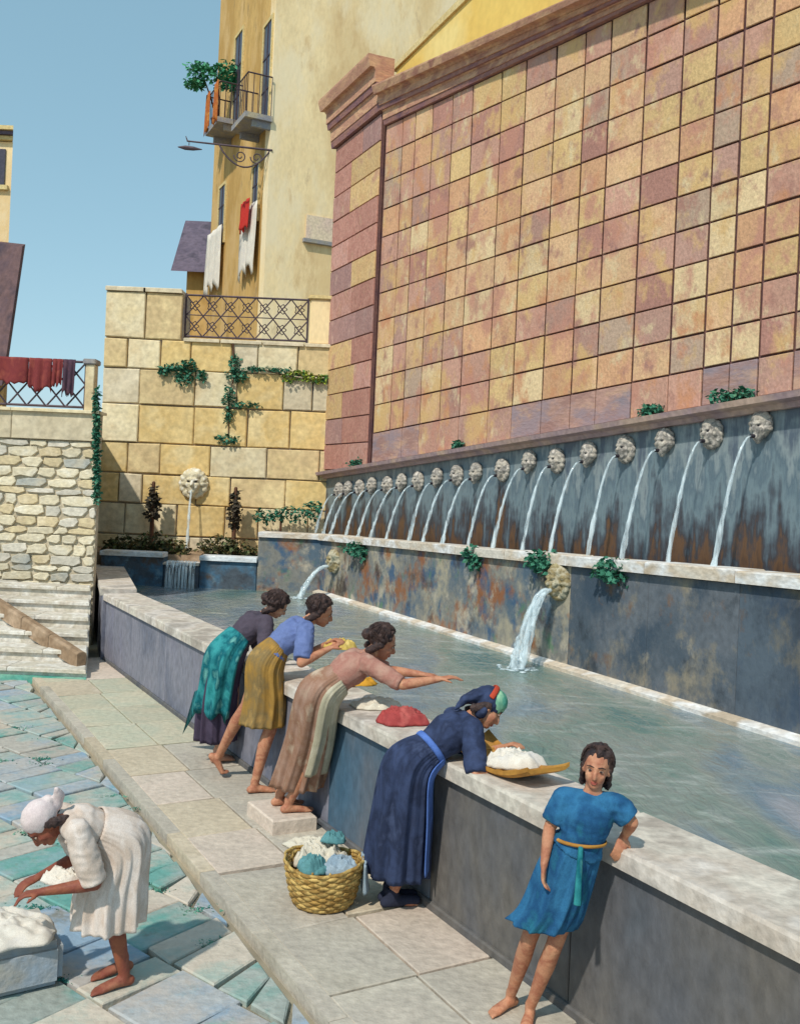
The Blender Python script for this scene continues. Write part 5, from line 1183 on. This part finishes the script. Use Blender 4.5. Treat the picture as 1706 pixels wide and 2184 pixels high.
skirt(p6, J, WHI, pth, [(.126, .115), (.18, .175), (.19, .18), (.195, .18)], 10, .14, seed=22)
WWH = lerp(J['hand_l'], J['hand_r'], .5)

# ================================================================== WASHING, BASKET, BOARD
# basket of coiled wicker
bk = on_z(688, 1925, 0); bkt = thing('wicker_basket', bk, 'round wicker laundry basket on the walkway', 'basket')
def bask_r(f): return .185 + .065 * f ** .7
NB = 13
for i in range(NB):
    z = .022 + i * .0206; r = bask_r(i / (NB - 1)); bm = BM(); n = 56; rings = []
    for q in range(n):
        th = 6.28319 * q / n; w_ = .0035 * (1 if (q // 2 + i) % 2 else -1); c_ = V((math.cos(th), math.sin(th), 0)); dip = .02 * math.cos(2 * th + .4) * (i / NB) ** 2
        rings.append([bk + c_ * (r + w_ + .009 * math.cos(a)) + UP * (z + dip + .013 * math.sin(a)) for a in [6.2832 * b / 6 for b in range(6)]])
    vr = [[bm.verts.new(p) for p in g_] for g_ in rings]
    for a in range(n):
        for b in range(6): bm.faces.new((vr[a][b], vr[a][(b + 1) % 6], vr[(a + 1) % n][(b + 1) % 6], vr[(a + 1) % n][b]))
    bmesh.ops.recalc_face_normals(bm, faces=bm.faces); obj('wicker_coil' if i < NB - 1 else 'rim', bm, WICK, bkt, True)
for q in range(14):
    th = 6.28319 * q / 14; c_ = V((math.cos(th), math.sin(th), 0)); bm = BM(); tube(bm, [bk + c_ * (bask_r(0) - .016) + UP * .004, bk + c_ * (bask_r(.5) - .012) + UP * .14, bk + c_ * (bask_r(1) - .01) + UP * .27], [.008] * 3, 6); obj('stake', bm, WICK, bkt, True)
bm = BM(); tube(bm, [bk + UP * .004, bk + UP * .02], [.18, .183], 24, rnd=False); obj('bottom', bm, WICK, bkt)
for nm, lab, off, r, m, sd__ in (('laundry', 'white and pink crumpled laundry heaped in the wicker basket', (-.03, .08, .27), (.17, .12, .11), CLI, 31), ('laundry', 'teal blue cloth bundled at the front of the wicker basket', (-.07, -.08, .265), (.10, .09, .075), CTE, 32), ('laundry', 'grey blue cloth in the wicker basket beside the teal bundle', (.10, -.06, .26), (.12, .09, .07), CBL, 33), ('laundry', 'slate teal cloth on top of the basket laundry', (.05, .12, .37), (.085, .06, .05), CTE, 34)):
    heap(nm, lab, 'laundry', bk + V(off), r, m, sd__, .012, disp=.014)
a = bk + V((.20, -.02, .285)); drape((a + V((.0, .12, .01)), a + V((.03, -.12, .01))), .2, CBL, 'laundry', 'grey blue cloth hanging over the side of the wicker basket', 'laundry', (1, 0, 0), .03, None, 35, taper=.4)
# linen on the ground behind the basket
heap('laundry', 'flat pale lilac washing lying on the walkway behind the basket', 'laundry', on_z(672, 1800, .035), (.22, .16, .05), CLI, 36, .014, disp=.02)
# rose washing on the parapet
c = on_z(855, 1528, PT + .042); heap('laundry', 'crumpled rose red washing left on the parapet between two washers', 'laundry', c, (.19, .15, .075), CPK, 41, .014, disp=.03)
c = on_z(800, 1500, PT + .03); heap('laundry', 'flat cream washing lying on the parapet under the reaching woman', 'laundry', c, (.20, .14, .05), CLI, 42, .014, disp=.02)
c = on_z(905, 1565, PT + .04)
# yellow washing held by the blue bloused woman
heap('laundry', 'pale yellow cloth wrung in the hands of the blue bloused woman', 'laundry', W2H + PQ * .10 + UP * .01, (.14, .10, .06), CYE, 43, .012, disp=.02)
heap('laundry', 'orange gold cloth on the parapet by the blue bloused woman', 'laundry', V((W2H.x, W2H.y, PT + .04)) + PQ * .22 - PU * .1, (.19, .12, .05), CGO, 44, .013, disp=.02)
heap('laundry', 'white washing heaped on the parapet beyond the gold cloth', 'laundry', V((W2H.x, W2H.y, PT + .07)) + PQ * .30 + PU * .12, (.16, .12, .08), CW, 45, .013, disp=.03)
# wash board on the parapet, linen and suds
wb0, wb1 = on_z(968, 1640, PT + .05), on_z(1150, 1662, PT + .05)
wbd = thing('wash_board', V(((wb0.x + wb1.x) / 2, (wb0.y + wb1.y) / 2, PT)), 'curved wooden wash board lying on the parapet', 'board')
cb = par((PC - W4H).dot(PU) + .12, .24, PT); du, dq = -PU, PQ
bm = BM(); rings = []
for i in range(17):
    f = i / 16 * 2 - 1; rise_ = .10 * f * f; rings.append([cb + du * (f * .40) + dq * q + UP * (rise_ + zz) for q, zz in ((-.15, .045), (-.15, .02), (-.12, .002), (.12, .002), (.15, .02), (.15, .045), (.12, .024), (-.12, .024))])
loft(bm, rings); bmesh.ops.recalc_face_normals(bm, faces=bm.faces); obj('board', bm, WOOD, wbd)
for i in range(9):
    f = -.62 + 1.24 * i / 8; bm = BM(); c_ = cb + du * (f * .40) + UP * (.10 * f * f + .027); tube(bm, [c_ - dq * .11, c_ + dq * .11], [.009, .009], 6); obj('ridge', bm, WOOD, wbd)
heap('laundry', 'white soapy linen scrubbed on the wooden wash board', 'laundry', cb + UP * .075 + dq * .04 + du * .03, (.20, .12, .07), CW, 51, .012, disp=.03)
c = V((W4H.x, W4H.y, PT))
# washing spread in front of the bent woman
c = V((WWH.x, WWH.y, -.05)) + V((-.30, .10, 0)) - wf * .20
wt = thing('wash_stone', V((c.x, c.y, -.05)), 'low grey washing stone under white linen beside the bent woman', 'stone')
fr = (c, wlat, wf, UP)
bm = BM(); box(bm, (-.34, -.16, .002), (.16, .60, .235), fr); bmesh.ops.bevel(bm, geom=bm.edges[:], offset=.035, segments=3, affect='EDGES'); obj('stone', bm, FLAG[0], wt)
c = c + wf * .10
heap('laundry', 'white washing squeezed under the hands of the bent woman', 'laundry', c + V((.0, .0, .285)) + wf * .02 - wlat * .05, (.27, .24, .06), CW, 61, .013, disp=.03)
heap('laundry', 'white cloth gathered in the arms of the bent woman', 'laundry', WWH + V((.12, .0, .05)), (.11, .07, .055), CW, 62, .011, disp=.02)
